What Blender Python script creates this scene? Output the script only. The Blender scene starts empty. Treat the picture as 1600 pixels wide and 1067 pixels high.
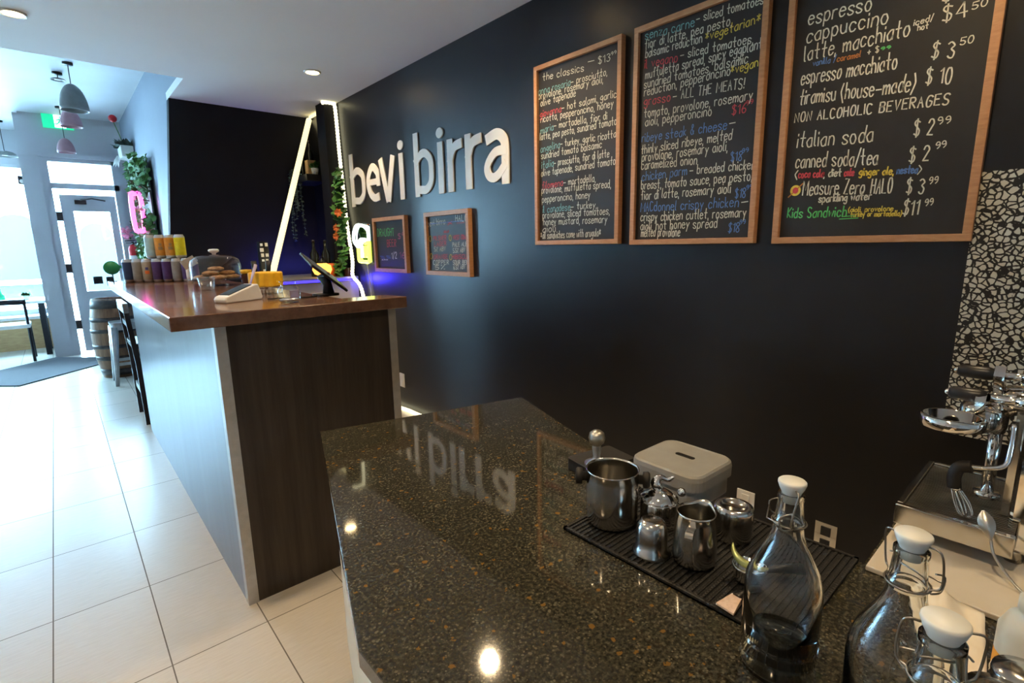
import bpy, bmesh, math, random
from mathutils import Vector, Matrix
random.seed(7)
S = bpy.context.scene
COL = S.collection
PI = math.pi
V = Vector

# ------------------------------------------------------------------ camera
cam_data = bpy.data.cameras.new('camera')
cam = bpy.data.objects.new('camera', cam_data)
COL.objects.link(cam)
S.camera = cam
YAW, PITCH, ROLL = 0.720288348, -0.187774591, -0.0183217960
cy_, sy_, cp_, sp_ = math.cos(YAW), math.sin(YAW), math.cos(PITCH), math.sin(PITCH)
fwd = V((sy_ * cp_, cy_ * cp_, sp_))
rgt = V((cy_, -sy_, 0))
upv = rgt.cross(fwd)
c_, s_ = math.cos(ROLL), math.sin(ROLL)
r2, u2 = rgt * c_ + upv * s_, upv * c_ - rgt * s_
m = Matrix.Identity(4)
for i in range(3):
    m[i][0], m[i][1], m[i][2] = r2[i], u2[i], -fwd[i]
m[2][3] = 1.36
cam.matrix_world = m
cam_data.sensor_width = 36
cam_data.lens = 36 * 799.7 / 1600
cam_data.clip_start = 0.02
cam_data.clip_end = 200

# ------------------------------------------------------------------ view, sky
S.view_settings.view_transform = 'Standard'
S.view_settings.look = 'None'
S.view_settings.gamma = 1
S.view_settings.exposure = 1.05
S.view_settings.use_curve_mapping = False
W = bpy.data.worlds.new('sky')
S.world = W
W.use_nodes = True
bg = W.node_tree.nodes['Background']
bg.inputs[0].default_value = (0.43, 0.75, 1.0, 1)
bg.inputs[1].default_value = 47.0

def lamp(name, kind, loc, power, color=(1, 1, 1), size=0.1, rot=(0, 0, 0), **kw):
    d = bpy.data.lights.new(name, kind)
    d.energy = power
    d.color = color
    if kind == 'AREA':
        d.size = size
    elif kind != 'SUN':
        d.shadow_soft_size = size
    for k, v in kw.items():
        setattr(d, k, v)
    o = bpy.data.objects.new(name, d)
    COL.objects.link(o)
    o.location = loc
    o.rotation_euler = rot
    return o

# openings through which the daylight enters (sampling portals only, they add no light)
for nm, loc, sx, sz in (('window_portal', (-1.35, 10.36, 1.55), 2.4, 2.1), ('door_portal', (0.5, 9.08, 1.3), 0.6, 2.5)):
    o = lamp(nm, 'AREA', loc, 1, size=sx, rot=(-PI / 2, 0, 0), shape='RECTANGLE', size_y=sz)
    o.data.cycles.is_portal = True

# ------------------------------------------------------------------ materials
def mat(name, color, rough=0.5, metal=0.0, spec=0.5, emit=None, es=0.0, trans=0.0, ior=1.45, coat=0.0, alpha=1.0):
    a = bpy.data.materials.new(name)
    a.use_nodes = True
    b = a.node_tree.nodes['Principled BSDF']
    b.inputs['Base Color'].default_value = (*color, 1)
    b.inputs['Roughness'].default_value = rough
    b.inputs['Metallic'].default_value = metal
    b.inputs['Specular IOR Level'].default_value = spec
    b.inputs['IOR'].default_value = ior
    b.inputs['Transmission Weight'].default_value = trans
    b.inputs['Coat Weight'].default_value = coat
    b.inputs['Alpha'].default_value = alpha
    if emit:
        b.inputs['Emission Color'].default_value = (*emit, 1)
        b.inputs['Emission Strength'].default_value = es
    return a

def nt(a):
    return a.node_tree, a.node_tree.nodes, a.node_tree.links, a.node_tree.nodes['Principled BSDF']

def coords(n, l, scale=(1, 1, 1), loc=(0, 0, 0)):
    tc = n.new('ShaderNodeTexCoord')
    mp = n.new('ShaderNodeMapping')
    mp.inputs['Scale'].default_value = scale
    mp.inputs['Location'].default_value = loc
    l.new(tc.outputs['Object'], mp.inputs['Vector'])
    return mp.outputs['Vector']

def ramp(n, l, fac, stops, interp='LINEAR'):
    r = n.new('ShaderNodeValToRGB')
    r.color_ramp.interpolation = interp
    e = r.color_ramp.elements
    while len(e) < len(stops):
        e.new(0.5)
    for k, (p, c) in enumerate(stops):
        e[k].position = p
        e[k].color = (*c, 1)
    l.new(fac, r.inputs['Fac'])
    return r.outputs['Color']

def noise(n, l, vec, scale, detail=4, rough=0.5):
    x = n.new('ShaderNodeTexNoise')
    x.inputs['Scale'].default_value = scale
    x.inputs['Detail'].default_value = detail
    x.inputs['Roughness'].default_value = rough
    l.new(vec, x.inputs['Vector'])
    return x.outputs['Fac']

def voro(n, l, vec, scale, feature='F1', out='Distance', rand=1.0):
    x = n.new('ShaderNodeTexVoronoi')
    x.feature = feature
    x.inputs['Scale'].default_value = scale
    x.inputs['Randomness'].default_value = rand
    l.new(vec, x.inputs['Vector'])
    return x.outputs[out]

def mix(n, l, fac, a, b, mode='MIX'):
    x = n.new('ShaderNodeMix')
    x.data_type = 'RGBA'
    x.blend_type = mode
    for inp, v in ((x.inputs[0], fac), (x.inputs[6], a), (x.inputs[7], b)):
        if isinstance(v, (int, float)):
            inp.default_value = v
        elif isinstance(v, tuple):
            inp.default_value = (*v, 1)
        else:
            l.new(v, inp)
    return x.outputs[2]

def bump(n, l, b, h, strength=0.2, dist=0.01):
    x = n.new('ShaderNodeBump')
    x.inputs['Strength'].default_value = strength
    x.inputs['Distance'].default_value = dist
    l.new(h, x.inputs['Height'])
    l.new(x.outputs['Normal'], b.inputs['Normal'])

def wood(name, dark, light, rough=0.4, scale=(1, 1, 1), ns=6.0, coat=0.0, lo=0.3, hi=0.7):
    a = mat(name, light, rough, coat=coat)
    t, n, l, b = nt(a)
    v = coords(n, l, scale)
    f = noise(n, l, v, ns, 6, 0.6)
    l.new(ramp(n, l, f, [(lo, dark), (hi, light)]), b.inputs['Base Color'])
    return a

def mottled(name, c1, c2, rough=0.5, scale=30.0, lo=0.35, hi=0.65, **k):
    a = mat(name, c1, rough, **k)
    t, n, l, b = nt(a)
    f = noise(n, l, coords(n, l), scale, 4, 0.55)
    l.new(ramp(n, l, f, [(lo, c1), (hi, c2)]), b.inputs['Base Color'])
    return a

M = {}
M['navy'] = mottled('navy_wall_paint', (0.0085, 0.0085, 0.0105), (0.0100, 0.0100, 0.0122), 0.36, 3.0)
M['black_wall'] = mottled('black_wall_paint', (0.008, 0.0075, 0.010), (0.010, 0.0095, 0.012), 0.75, 3.0, spec=0.25)
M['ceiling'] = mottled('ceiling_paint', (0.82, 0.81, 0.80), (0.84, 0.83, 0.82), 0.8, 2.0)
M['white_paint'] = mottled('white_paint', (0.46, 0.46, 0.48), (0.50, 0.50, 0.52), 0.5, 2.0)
M['plain_white'] = mottled('plain_white_paint', (0.76, 0.76, 0.77), (0.80, 0.80, 0.81), 0.6, 2.0)
M['blue_grey'] = mottled('pale_blue_grey_paint', (0.19, 0.215, 0.27), (0.205, 0.23, 0.285), 0.6, 2.0)
M['white_plastic'] = mottled('white_plastic', (0.75, 0.74, 0.71), (0.78, 0.77, 0.74), 0.35, 20)
M['black_plastic'] = mottled('black_plastic', (0.010, 0.010, 0.011), (0.014, 0.014, 0.015), 0.35, 40)
M['black_rubber'] = mottled('black_rubber', (0.010, 0.010, 0.010), (0.014, 0.013, 0.013), 0.6, 60)
M['black_metal'] = mottled('black_metal', (0.010, 0.011, 0.016), (0.014, 0.015, 0.02), 0.4, 30)
M['steel'] = mottled('polished_steel', (0.56, 0.54, 0.50), (0.62, 0.60, 0.56), 0.16, 25, metal=1.0)
M['chrome'] = mottled('chrome', (0.78, 0.76, 0.72), (0.82, 0.80, 0.76), 0.06, 25, metal=1.0)
M['alu'] = mottled('brushed_aluminium_trim', (0.42, 0.41, 0.39), (0.48, 0.47, 0.45), 0.4, 30, metal=0.6)
M['glass'] = mat('clear_glass', (0.97, 0.99, 0.98), 0.015, trans=1.0, ior=1.47)
M['water'] = mat('water', (0.96, 0.99, 0.99), 0.0, trans=1.0, ior=1.33)
M['frame_wood'] = wood('oak_frame', (0.40, 0.185, 0.075), (0.52, 0.26, 0.115), 0.5, (3, 3, 12), 8)
M['chalkboard'] = mottled('chalkboard', (0.016, 0.014, 0.011), (0.022, 0.019, 0.015), 0.55, 6)
M['leaf'] = mottled('ivy_leaf', (0.035, 0.13, 0.03), (0.10, 0.26, 0.06), 0.45, 9)
M['leaf_dark'] = mottled('dusky_leaf', (0.05, 0.09, 0.07), (0.13, 0.18, 0.15), 0.6, 14)
M['red'] = mottled('red_enamel', (0.50, 0.015, 0.02), (0.58, 0.02, 0.03), 0.3, 12)
M['pink'] = mottled('pink_petal', (0.85, 0.25, 0.42), (0.95, 0.40, 0.55), 0.6, 20)
M['orange'] = mottled('orange_petal', (0.55, 0.10, 0.02), (0.7, 0.18, 0.03), 0.5, 20)
M['walnut'] = wood('walnut_bar_top', (0.115, 0.056, 0.034), (0.205, 0.112, 0.070), 0.16, (5, 0.7, 5), 5, coat=0.2)
M['laminate'] = wood('dark_grain_laminate', (0.018, 0.013, 0.010), (0.046, 0.036, 0.029), 0.42, (9, 9, 0.5), 3.5)
M['grey_laminate'] = wood('grey_gloss_laminate', (0.044, 0.050, 0.066), (0.078, 0.086, 0.108), 0.28, (5, 3.5, 0.15), 3.0)
M['cream'] = mottled('cream_cabinet_paint', (0.62, 0.56, 0.44), (0.66, 0.60, 0.48), 0.45, 5)
M['paper'] = mottled('paper', (0.74, 0.66, 0.52), (0.82, 0.75, 0.62), 0.9, 12)
M['tan_wood'] = wood('tan_plywood', (0.45, 0.27, 0.12), (0.60, 0.40, 0.20), 0.5, (2, 2, 9), 5)
M['barrel_wood'] = wood('oak_barrel_stave', (0.10, 0.045, 0.02), (0.24, 0.12, 0.055), 0.55, (16, 16, 1), 3)
M['hoop'] = mottled('rusty_hoop', (0.035, 0.03, 0.03), (0.07, 0.055, 0.05), 0.5, 25, metal=0.5)
M['mat_grey'] = mottled('grey_carpet', (0.040, 0.040, 0.048), (0.060, 0.060, 0.070), 0.95, 300)
M['yellow'] = mottled('yellow_plastic', (0.78, 0.42, 0.015), (0.85, 0.48, 0.02), 0.5, 30)
M['green'] = mottled('green_paint', (0.01, 0.20, 0.08), (0.015, 0.24, 0.10), 0.5, 15)
M['cookie'] = mottled('baked_cookie', (0.22, 0.10, 0.035), (0.42, 0.22, 0.09), 0.8, 45)
M['stone_grey'] = mottled('grey_bin_plastic', (0.27, 0.265, 0.24), (0.30, 0.295, 0.27), 0.38, 20)
M['dark_bottle'] = mottled('dark_bottle_glass', (0.006, 0.008, 0.006), (0.012, 0.014, 0.01), 0.08, 20)
M['brown_glass'] = mottled('brown_glass', (0.05, 0.015, 0.005), (0.07, 0.02, 0.008), 0.1, 20)
M['porcelain'] = mottled('white_stopper', (0.74, 0.74, 0.68), (0.78, 0.78, 0.72), 0.35, 25)
M['slab'] = mottled('cream_board', (0.56, 0.50, 0.40), (0.60, 0.54, 0.44), 0.5, 9)
M['wire'] = mottled('wire_steel', (0.30, 0.28, 0.25), (0.36, 0.34, 0.30), 0.3, 40, metal=0.9)
M['brick_out'] = mottled('sunlit_pale_masonry', (0.50, 0.52, 0.55), (0.62, 0.63, 0.66), 0.8, 1.2)
M['out_blue'] = mottled('dark_blue_glass', (0.0040, 0.0068, 0.0090), (0.006, 0.0088, 0.0110), 0.6, 1.0)  # very dark blue glass colour for the openings
M['street'] = mottled('sunlit_pavement', (0.45, 0.46, 0.48), (0.55, 0.56, 0.58), 0.9, 1.5)

def emissive(name, color, strength):
    a = mat(name, color, 0.4, emit=color, es=strength)
    return a
M['led'] = emissive('warm_led_tube', (1.0, 0.86, 0.45), 0.72)
M['led_rope'] = emissive('led_rope_light', (1.0, 0.92, 0.58), 1.1)
M['neon_white'] = emissive('white_neon', (0.80, 1.0, 0.92), 1.0)
M['neon_yellow'] = emissive('yellow_neon', (0.85, 1.0, 0.10), 1.2)
M['neon_pink'] = emissive('pink_neon', (1.0, 0.06, 0.50), 3.5)
M['blue_led'] = emissive('blue_led', (0.03, 0.02, 1.0), 2.5)
M['downlight'] = emissive('warm_downlight', (1.0, 0.72, 0.35), 22.0)
M['lantern_glow'] = emissive('lantern_glow', (1.0, 0.42, 0.08), 1.0)
M['exit_green'] = emissive('exit_sign_green', (0.01, 0.42, 0.20), 0.8)
M['exit_white'] = emissive('exit_sign_white', (0.7, 1.0, 0.9), 1.5)
CHALK = {'w': (0.70, 0.65, 0.50), 't': (0.20, 0.42, 0.40), 'r': (0.62, 0.07, 0.08), 'g': (0.12, 0.55, 0.14), 'y': (0.74, 0.55, 0.08),
         'b': (0.12, 0.22, 0.48), 'o': (0.55, 0.20, 0.05), 'p': (0.42, 0.10, 0.14)}
for k, c in CHALK.items():
    M['chalk_' + k] = mottled('chalk_' + k, tuple(x * 0.8 for x in c), c, 0.9, 180)

# tiled floor
a = M['tile'] = mat('cream_floor_tile', (0.5, 0.46, 0.4), 0.22)
t, n, l, b = nt(a)
br = n.new('ShaderNodeTexBrick')
br.offset = 0
br.squash = 1
br.inputs['Scale'].default_value = 1
br.inputs['Brick Width'].default_value = 0.2995
br.inputs['Row Height'].default_value = 0.5525
br.inputs['Mortar Size'].default_value = 0.0022
br.inputs['Mortar Smooth'].default_value = 0.1
br.inputs['Color1'].default_value = (0.50, 0.46, 0.40, 1)
br.inputs['Color2'].default_value = (0.55, 0.51, 0.45, 1)
br.inputs['Mortar'].default_value = (0.14, 0.12, 0.10, 1)
l.new(coords(n, l, (1, 1, 1), (0.189 + 0.2995 * 20, -1.872 + 0.5525 * 20, 0)), br.inputs['Vector'])
f = noise(n, l, coords(n, l, (3, 26, 1)), 5, 5, 0.6)
l.new(mix(n, l, 1.0, br.outputs['Color'], ramp(n, l, f, [(0.3, (0.88, 0.87, 0.85)), (0.7, (1, 1, 1))]), 'MULTIPLY'), b.inputs['Base Color'])
inv = n.new('ShaderNodeMath'); inv.operation = 'MULTIPLY_ADD'
inv.inputs[1].default_value = 0.5
inv.inputs[2].default_value = 0.30
l.new(br.outputs['Fac'], inv.inputs[0])
l.new(inv.outputs[0], b.inputs['Roughness'])

# flecked dark granite
a = M['granite'] = mat('dark_flecked_granite', (0.02, 0.02, 0.015), 0.055, coat=0.25)
a.node_tree.nodes['Principled BSDF'].inputs['Coat Roughness'].default_value = 0.03
t, n, l, b = nt(a)
v = coords(n, l)
base = ramp(n, l, noise(n, l, v, 160, 6, 0.7), [(0.34, (0.009, 0.009, 0.007)), (0.52, (0.034, 0.032, 0.023)), (0.70, (0.105, 0.098, 0.068))])
d1 = voro(n, l, v, 150)
nmask = noise(n, l, v, 38, 3, 0.6)
mm = n.new('ShaderNodeMath'); mm.operation = 'MULTIPLY_ADD'
mm.inputs[1].default_value = -0.95
l.new(nmask, mm.inputs[0]); mm.inputs[2].default_value = 0.68
lt = n.new('ShaderNodeMath'); lt.operation = 'LESS_THAN'
l.new(d1, lt.inputs[0]); l.new(mm.outputs[0], lt.inputs[1])
c1 = mix(n, l, lt.outputs[0], base, (0.105, 0.095, 0.065))
d2 = voro(n, l, v, 38)
m2 = n.new('ShaderNodeMath'); m2.operation = 'MULTIPLY_ADD'
l.new(noise(n, l, v, 60, 3, 0.7), m2.inputs[0]); m2.inputs[1].default_value = -0.95; m2.inputs[2].default_value = 0.585
l2 = n.new('ShaderNodeMath'); l2.operation = 'LESS_THAN'
l.new(d2, l2.inputs[0]); l.new(m2.outputs[0], l2.inputs[1])
l.new(mix(n, l, l2.outputs[0], c1, (0.155, 0.085, 0.022)), b.inputs['Base Color'])

# black and white terrazzo
a = M['terrazzo'] = mat('pebble_terrazzo', (0.5, 0.5, 0.4), 0.5)
t, n, l, b = nt(a)
v = coords(n, l, (1, 1, 1))
wob = n.new('ShaderNodeTexNoise'); wob.inputs['Scale'].default_value = 45
l.new(v, wob.inputs['Vector'])
va = n.new('ShaderNodeVectorMath'); va.operation = 'MULTIPLY_ADD'
va.inputs[1].default_value = (0.012, 0.012, 0.012)
l.new(wob.outputs['Color'], va.inputs[0]); l.new(v, va.inputs[2])
d = voro(n, l, va.outputs[0], 62, 'DISTANCE_TO_EDGE')
l.new(ramp(n, l, d, [(0.10, (0.012, 0.011, 0.010)), (0.15, (0.58, 0.55, 0.45))]), b.inputs['Base Color'])

# ribbed rubber bar mat
a = M['bar_mat'] = mat('ribbed_rubber', (0.010, 0.010, 0.010), 0.55)
t, n, l, b = nt(a)
d = voro(n, l, coords(n, l), 150, rand=0.0)
l.new(ramp(n, l, d, [(0.2, (0.013, 0.012, 0.012)), (0.6, (0.005, 0.005, 0.005))]), b.inputs['Base Color'])
bump(n, l, b, d, 0.6, 0.003)

# window pane: clear with a weak mirror reflection
a = M['pane'] = bpy.data.materials.new('window_pane')
a.use_nodes = True
n, l = a.node_tree.nodes, a.node_tree.links
n.clear()
out = n.new('ShaderNodeOutputMaterial'); mx = n.new('ShaderNodeMixShader')
tr = n.new('ShaderNodeBsdfTransparent'); gl = n.new('ShaderNodeBsdfGlossy'); fr = n.new('ShaderNodeFresnel')
fr.inputs[0].default_value = 1.3
gl.inputs['Roughness'].default_value = 0.02
tr.inputs[0].default_value = (0.95, 0.98, 0.98, 1)
l.new(fr.outputs[0], mx.inputs[0]); l.new(tr.outputs[0], mx.inputs[1]); l.new(gl.outputs[0], mx.inputs[2]); l.new(mx.outputs[0], out.inputs[0])

# thin glassware (dome, jars): light passes straight through the thin wall
a = M['thin_glass'] = bpy.data.materials.new('thin_glassware')
a.use_nodes = True
n, l = a.node_tree.nodes, a.node_tree.links
n.clear()
out = n.new('ShaderNodeOutputMaterial'); mx = n.new('ShaderNodeMixShader')
tr = n.new('ShaderNodeBsdfTransparent'); gl = n.new('ShaderNodeBsdfGlossy'); fr = n.new('ShaderNodeLayerWeight')
fr.inputs[0].default_value = 0.5
gl.inputs['Roughness'].default_value = 0.03
tr.inputs[0].default_value = (0.97, 0.98, 0.98, 1)
pw = n.new('ShaderNodeMath'); pw.operation = 'POWER'; pw.inputs[1].default_value = 2.6
sc = n.new('ShaderNodeMath'); sc.operation = 'MULTIPLY_ADD'; sc.inputs[1].default_value = 0.55; sc.inputs[2].default_value = 0.05
l.new(fr.outputs['Facing'], pw.inputs[0]); l.new(pw.outputs[0], sc.inputs[0]); l.new(sc.outputs[0], mx.inputs[0]); l.new(tr.outputs[0], mx.inputs[1]); l.new(gl.outputs[0], mx.inputs[2]); l.new(mx.outputs[0], out.inputs[0])

# ------------------------------------------------------------------ mesh helpers
class MB:
    def __init__(self):
        self.bm = bmesh.new()
    def _add(self, vs, fs, mi=0, smooth=False):
        vv = [self.bm.verts.new(p) for p in vs]
        for f in fs:
            try:
                q = self.bm.faces.new([vv[i] for i in f])
                q.material_index = mi
                q.smooth = smooth
            except ValueError:
                pass
        return vv
    def box(self, c, s, rot=None, mi=0, taper=1.0, bevel=0.0):
        x, y, z = s[0] / 2, s[1] / 2, s[2] / 2
        vs = [V((sx * x * (taper if sz > 0 else 1), sy * y * (taper if sz > 0 else 1), sz * z)) for sz in (-1, 1) for sy in (-1, 1) for sx in (-1, 1)]
        R = rot.to_matrix() if hasattr(rot, 'to_matrix') else (rot if rot is not None else Matrix.Identity(3))
        fs = [(0, 2, 3, 1), (4, 5, 7, 6), (0, 1, 5, 4), (2, 6, 7, 3), (0, 4, 6, 2), (1, 3, 7, 5)]
        vv = self._add([R @ p + V(c) for p in vs], fs, mi)
        if bevel:
            es = list({e for q in vv for e in q.link_edges})
            bmesh.ops.bevel(self.bm, geom=es, offset=bevel, segments=2, profile=0.6, affect='EDGES')
        return self
    def bb(self, a, b, mi=0, bevel=0.0):
        return self.box([(a[i] + b[i]) / 2 for i in range(3)], [abs(b[i] - a[i]) for i in range(3)], None, mi, 1.0, bevel)
    def tube(self, pts, r, seg=8, closed=False, mi=0, caps=True, smooth=True):
        pts = [V(p) for p in pts]
        n = len(pts)
        rs = r if isinstance(r, (list, tuple)) else [r] * n
        rings = []
        prev = None
        for i, p in enumerate(pts):
            if closed:
                d = pts[(i + 1) % n] - pts[i - 1]
            else:
                d = pts[min(i + 1, n - 1)] - pts[max(i - 1, 0)]
            d.normalize()
            if prev is None:
                u = d.orthogonal().normalized()
            else:
                u = prev - d * prev.dot(d)
                u = u.normalized() if u.length > 1e-6 else d.orthogonal().normalized()
            prev = u
            w = d.cross(u)
            rings.append([p + (u * math.cos(2 * PI * k / seg) + w * math.sin(2 * PI * k / seg)) * rs[i] for k in range(seg)])
        vs = [q for ring in rings for q in ring]
        fs = []
        for i in range(n if closed else n - 1):
            j = (i + 1) % n
            for k in range(seg):
                k2 = (k + 1) % seg
                fs.append((i * seg + k, i * seg + k2, j * seg + k2, j * seg + k))
        vv = self._add(vs, fs, mi, smooth)
        if caps and not closed:
            for ring in (vv[:seg][::-1], vv[-seg:]):
                try:
                    q = self.bm.faces.new(ring); q.material_index = mi
                except ValueError:
                    pass
        return self
    def cyl(self, p0, p1, r0, r1=None, seg=20, mi=0):
        return self.tube([p0, p1], [r0, r0 if r1 is None else r1], seg, False, mi)
    def lathe(self, prof, c=(0, 0, 0), seg=28, mi=0, axis=None, smooth=True, close=False):
        R = Matrix.Identity(3) if axis is None else V((0, 0, 1)).rotation_difference(V(axis)).to_matrix()
        c = V(c)
        vs, idx = [], []
        for (r, z) in prof:
            if r < 1e-6:
                idx.append([len(vs)]); vs.append(R @ V((0, 0, z)) + c)
            else:
                idx.append(list(range(len(vs), len(vs) + seg)))
                vs += [R @ V((r * math.cos(2 * PI * k / seg), r * math.sin(2 * PI * k / seg), z)) + c for k in range(seg)]
        fs = []
        pairs = list(zip(idx, idx[1:])) + ([(idx[-1], idx[0])] if close else [])
        for A, B in pairs:
            for k in range(seg):
                k2 = (k + 1) % seg
                if len(A) == 1 and len(B) == 1:
                    continue
                if len(A) == 1:
                    fs.append((A[0], B[k2], B[k]))
                elif len(B) == 1:
                    fs.append((A[k], A[k2], B[0]))
                else:
                    fs.append((A[k], A[k2], B[k2], B[k]))
        self._add(vs, fs, mi, smooth)
        return self
    def sphere(self, c, r, seg=16, rings=10, mi=0, sc=(1, 1, 1)):
        vs = []
        prof = [(r * math.sin(PI * i / rings) * 1.0, -r * math.cos(PI * i / rings)) for i in range(rings + 1)]
        prof[0] = (0, -r); prof[-1] = (0, r)
        k0 = len(self.bm.verts)
        self.lathe(prof, (0, 0, 0), seg, mi)
        self.bm.verts.ensure_lookup_table()
        for q in self.bm.verts[k0:]:
            q.co = V((q.co.x * sc[0], q.co.y * sc[1], q.co.z * sc[2])) + V(c)
        return self
    def prism(self, poly, z0, z1, mi=0):
        n = len(poly)
        vs = [(p[0], p[1], z0) for p in poly] + [(p[0], p[1], z1) for p in poly]
        fs = [tuple(range(n))[::-1], tuple(range(n, 2 * n))] + [(i, (i + 1) % n, n + (i + 1) % n, n + i) for i in range(n)]
        self._add(vs, fs, mi)
        return self
    def poly(self, pts, mi=0, smooth=False):
        self._add(pts, [tuple(range(len(pts)))], mi, smooth)
        return self
    def build(self, name, mats, parent=None, bevel=0.0, subsurf=0):
        bmesh.ops.recalc_face_normals(self.bm, faces=self.bm.faces[:])
        me = bpy.data.meshes.new(name)
        self.bm.to_mesh(me)
        self.bm.free()
        for x in (mats if isinstance(mats, (list, tuple)) else [mats]):
            me.materials.append(M[x] if isinstance(x, str) else x)
        o = bpy.data.objects.new(name, me)
        COL.objects.link(o)
        if parent:
            o.parent = parent
        if bevel:
            md = o.modifiers.new('bevel', 'BEVEL'); md.width = bevel; md.segments = 2; md.limit_method = 'ANGLE'
        if subsurf:
            md = o.modifiers.new('subsurf', 'SUBSURF'); md.levels = md.render_levels = subsurf
        return o

def tag(o, label, cat, group=None, kind=None):
    o['label'] = label
    o['category'] = cat
    if group: o['group'] = group
    if kind: o['kind'] = kind
    return o

def thing(name, label, cat, loc=(0, 0, 0), rotz=0.0, group=None):
    o = bpy.data.objects.new(name, None)
    o.empty_display_size = 0.05
    COL.objects.link(o)
    o.location = loc
    o.rotation_euler = (0, 0, rotz)
    return tag(o, label, cat, group)

def dup(root, loc, rotz, label=None, group=None, mats=None):
    r = root.copy(); COL.objects.link(r)
    r.location = loc; r.rotation_euler = (0, 0, rotz)
    if label: r['label'] = label
    if group: r['group'] = group
    for ch in list(root.children):
        c = ch.copy(); COL.objects.link(c); c.parent = r
        for g in ch.children:
            d = g.copy(); COL.objects.link(d); d.parent = c
    return r

def struct(name, mb, mats, label=None, parent=None):
    o = mb.build(name, mats, parent)
    o['kind'] = 'structure'
    if label:
        o['label'] = label
        o['category'] = name.split('_')[0]
    return o

def arc(c, r, a0, a1, n, plane='xy'):
    o = []
    for i in range(n + 1):
        t = a0 + (a1 - a0) * i / n
        p, q = r * math.cos(t), r * math.sin(t)
        o.append({'xy': (c[0] + p, c[1] + q, c[2]), 'xz': (c[0] + p, c[1], c[2] + q), 'yz': (c[0], c[1] + p, c[2] + q)}[plane])
    return o

def smooth_line(pts, n=4, closed=False):
    pts = [V(p) for p in pts]
    if len(pts) < 3:
        return pts
    o = []
    N = len(pts)
    for i in range(N if closed else N - 1):
        if closed:
            p0, p1, p2, p3 = pts[i - 1], pts[i], pts[(i + 1) % N], pts[(i + 2) % N]
        else:
            p0, p1, p2, p3 = pts[max(i - 1, 0)], pts[i], pts[i + 1], pts[min(i + 2, N - 1)]
        for k in range(n):
            t = k / n
            o.append(0.5 * ((2 * p1) + (p2 - p0) * t + (2 * p0 - 5 * p1 + 4 * p2 - p3) * t * t + (3 * p1 - p0 - 3 * p2 + p3) * t ** 3))
    if not closed:
        o.append(pts[-1])
    return o

def rounded(w, d, r, n=5, cx=0, cy=0):
    o = []
    for k, (sx, sy) in enumerate(((1, 1), (-1, 1), (-1, -1), (1, -1))):
        for i in range(n + 1):
            t = k * PI / 2 + i / n * PI / 2
            o.append((cx + sx * (w / 2 - r) + r * math.cos(t), cy + sy * (d / 2 - r) + r * math.sin(t)))
    return o
# ------------------------------------------------------------------ chalk handwriting: strokes on a grid (baseline 3, x height 8, capital height C)
G = {
'a': '~48 28 06 05 13 33 45|48 43', 'b': '0C 03|~05 13 33 45 46 38 18 06', 'c': '~47 38 18 06 05 13 33 44', 'd': '~46 38 18 06 05 13 33 45|4C 43',
'e': '~06 46 47 38 18 06 05 13 33 44', 'f': '~4B 3C 2B 23|08 38', 'g': '~48 28 06 05 14 34 46|~48 42 30 10 01', 'h': '0C 03|~06 18 38 46 43', 'i': '08 03|0B 0A',
'j': '~28 21 00|2B 2A', 'k': '0C 03|38 05|15 33', 'l': '~0C 04 13', 'm': '08 03|~06 17 28 37 33|~36 47 58 67 63', 'n': '08 03|~06 18 38 46 43',
'o': '~28 18 06 05 13 33 45 46 38 28', 'p': '08 00|~06 18 38 46 45 33 13 05', 'q': '~46 38 18 06 05 13 33 45|48 40', 'r': '08 03|~06 18 38', 's': '~47 38 18 07 16 35 44 33 13 04',
't': '~2C 24 33|08 48', 'u': '~08 05 13 33 45|48 43', 'v': '08 23 48', 'w': '08 13 27 43 58', 'x': '08 43|48 03', 'y': '08 24|48 24 10', 'z': '08 48 03 43',
'A': '03 2C 43|17 37', 'B': '0C 03|~0C 3C 4A 38 08|~08 38 45 33 03', 'C': '~4B 3C 1C 09 06 13 33 44', 'D': '0C 03|~0C 2C 49 46 23 03', 'E': '4C 0C 03 43|08 38', 'F': '4C 0C 03|08 38',
'G': '~4B 3C 1C 09 06 13 33 45|28 47 45', 'H': '0C 03|4C 43|08 48', 'I': '0C 03', 'K': '0C 03|4C 07 43', 'L': '0C 03 43', 'M': '03 0C 36 6C 63', 'N': '03 0C 43 4C',
'O': '~2C 1C 09 06 13 33 46 49 3C 2C', 'P': '0C 03|~0C 3C 4A 38 07', 'R': '0C 03|~0C 3C 4A 38 08|18 43', 'S': '~4B 3C 1C 0A 18 37 45 33 13 04', 'T': '0C 4C|2C 23',
'U': '~0C 05 13 33 45 4C', 'V': '0C 23 4C', 'W': '0C 13 3A 53 6C', 'X': '0C 43|4C 03', 'Y': '0C 28 4C|28 23', 'Z': '0C 4C 03 43',
'0': '~2C 1C 09 06 13 33 46 49 3C 2C', '1': '0A 2C 23', '2': '~0A 1C 3C 4A 38 03|03 43', '3': '~0B 2C 4A 28 46 33 13 04', '4': '3C 06 56|43 3C', '5': '4C 0C 08|~08 28 46 33 13 04',
'6': '~3C 19 06 13 33 45 37 17 06', '7': '0C 4C 13', '8': '~28 0A 1C 3C 4A 28 05 13 33 45 28', '9': '~49 38 18 09 1C 3C 49 46 23', '$': '~4B 1C 0A 28 46 33 04|2D 22', ',': '03 01', '.': '03 04',
'-': '06 56', '(': '~2C 08 06 21', ')': '~0C 28 26 01', '/': '02 3D', '&': '~43 1A 2C 3A 06 13 33 46', '*': '06 4A|0A 46|2B 25', '!': '0C 06|04 03', '+': '06 46|29 23', '%': '03 4C|0B 1B|33 43', "~": '~05 17 35 47'}

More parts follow.
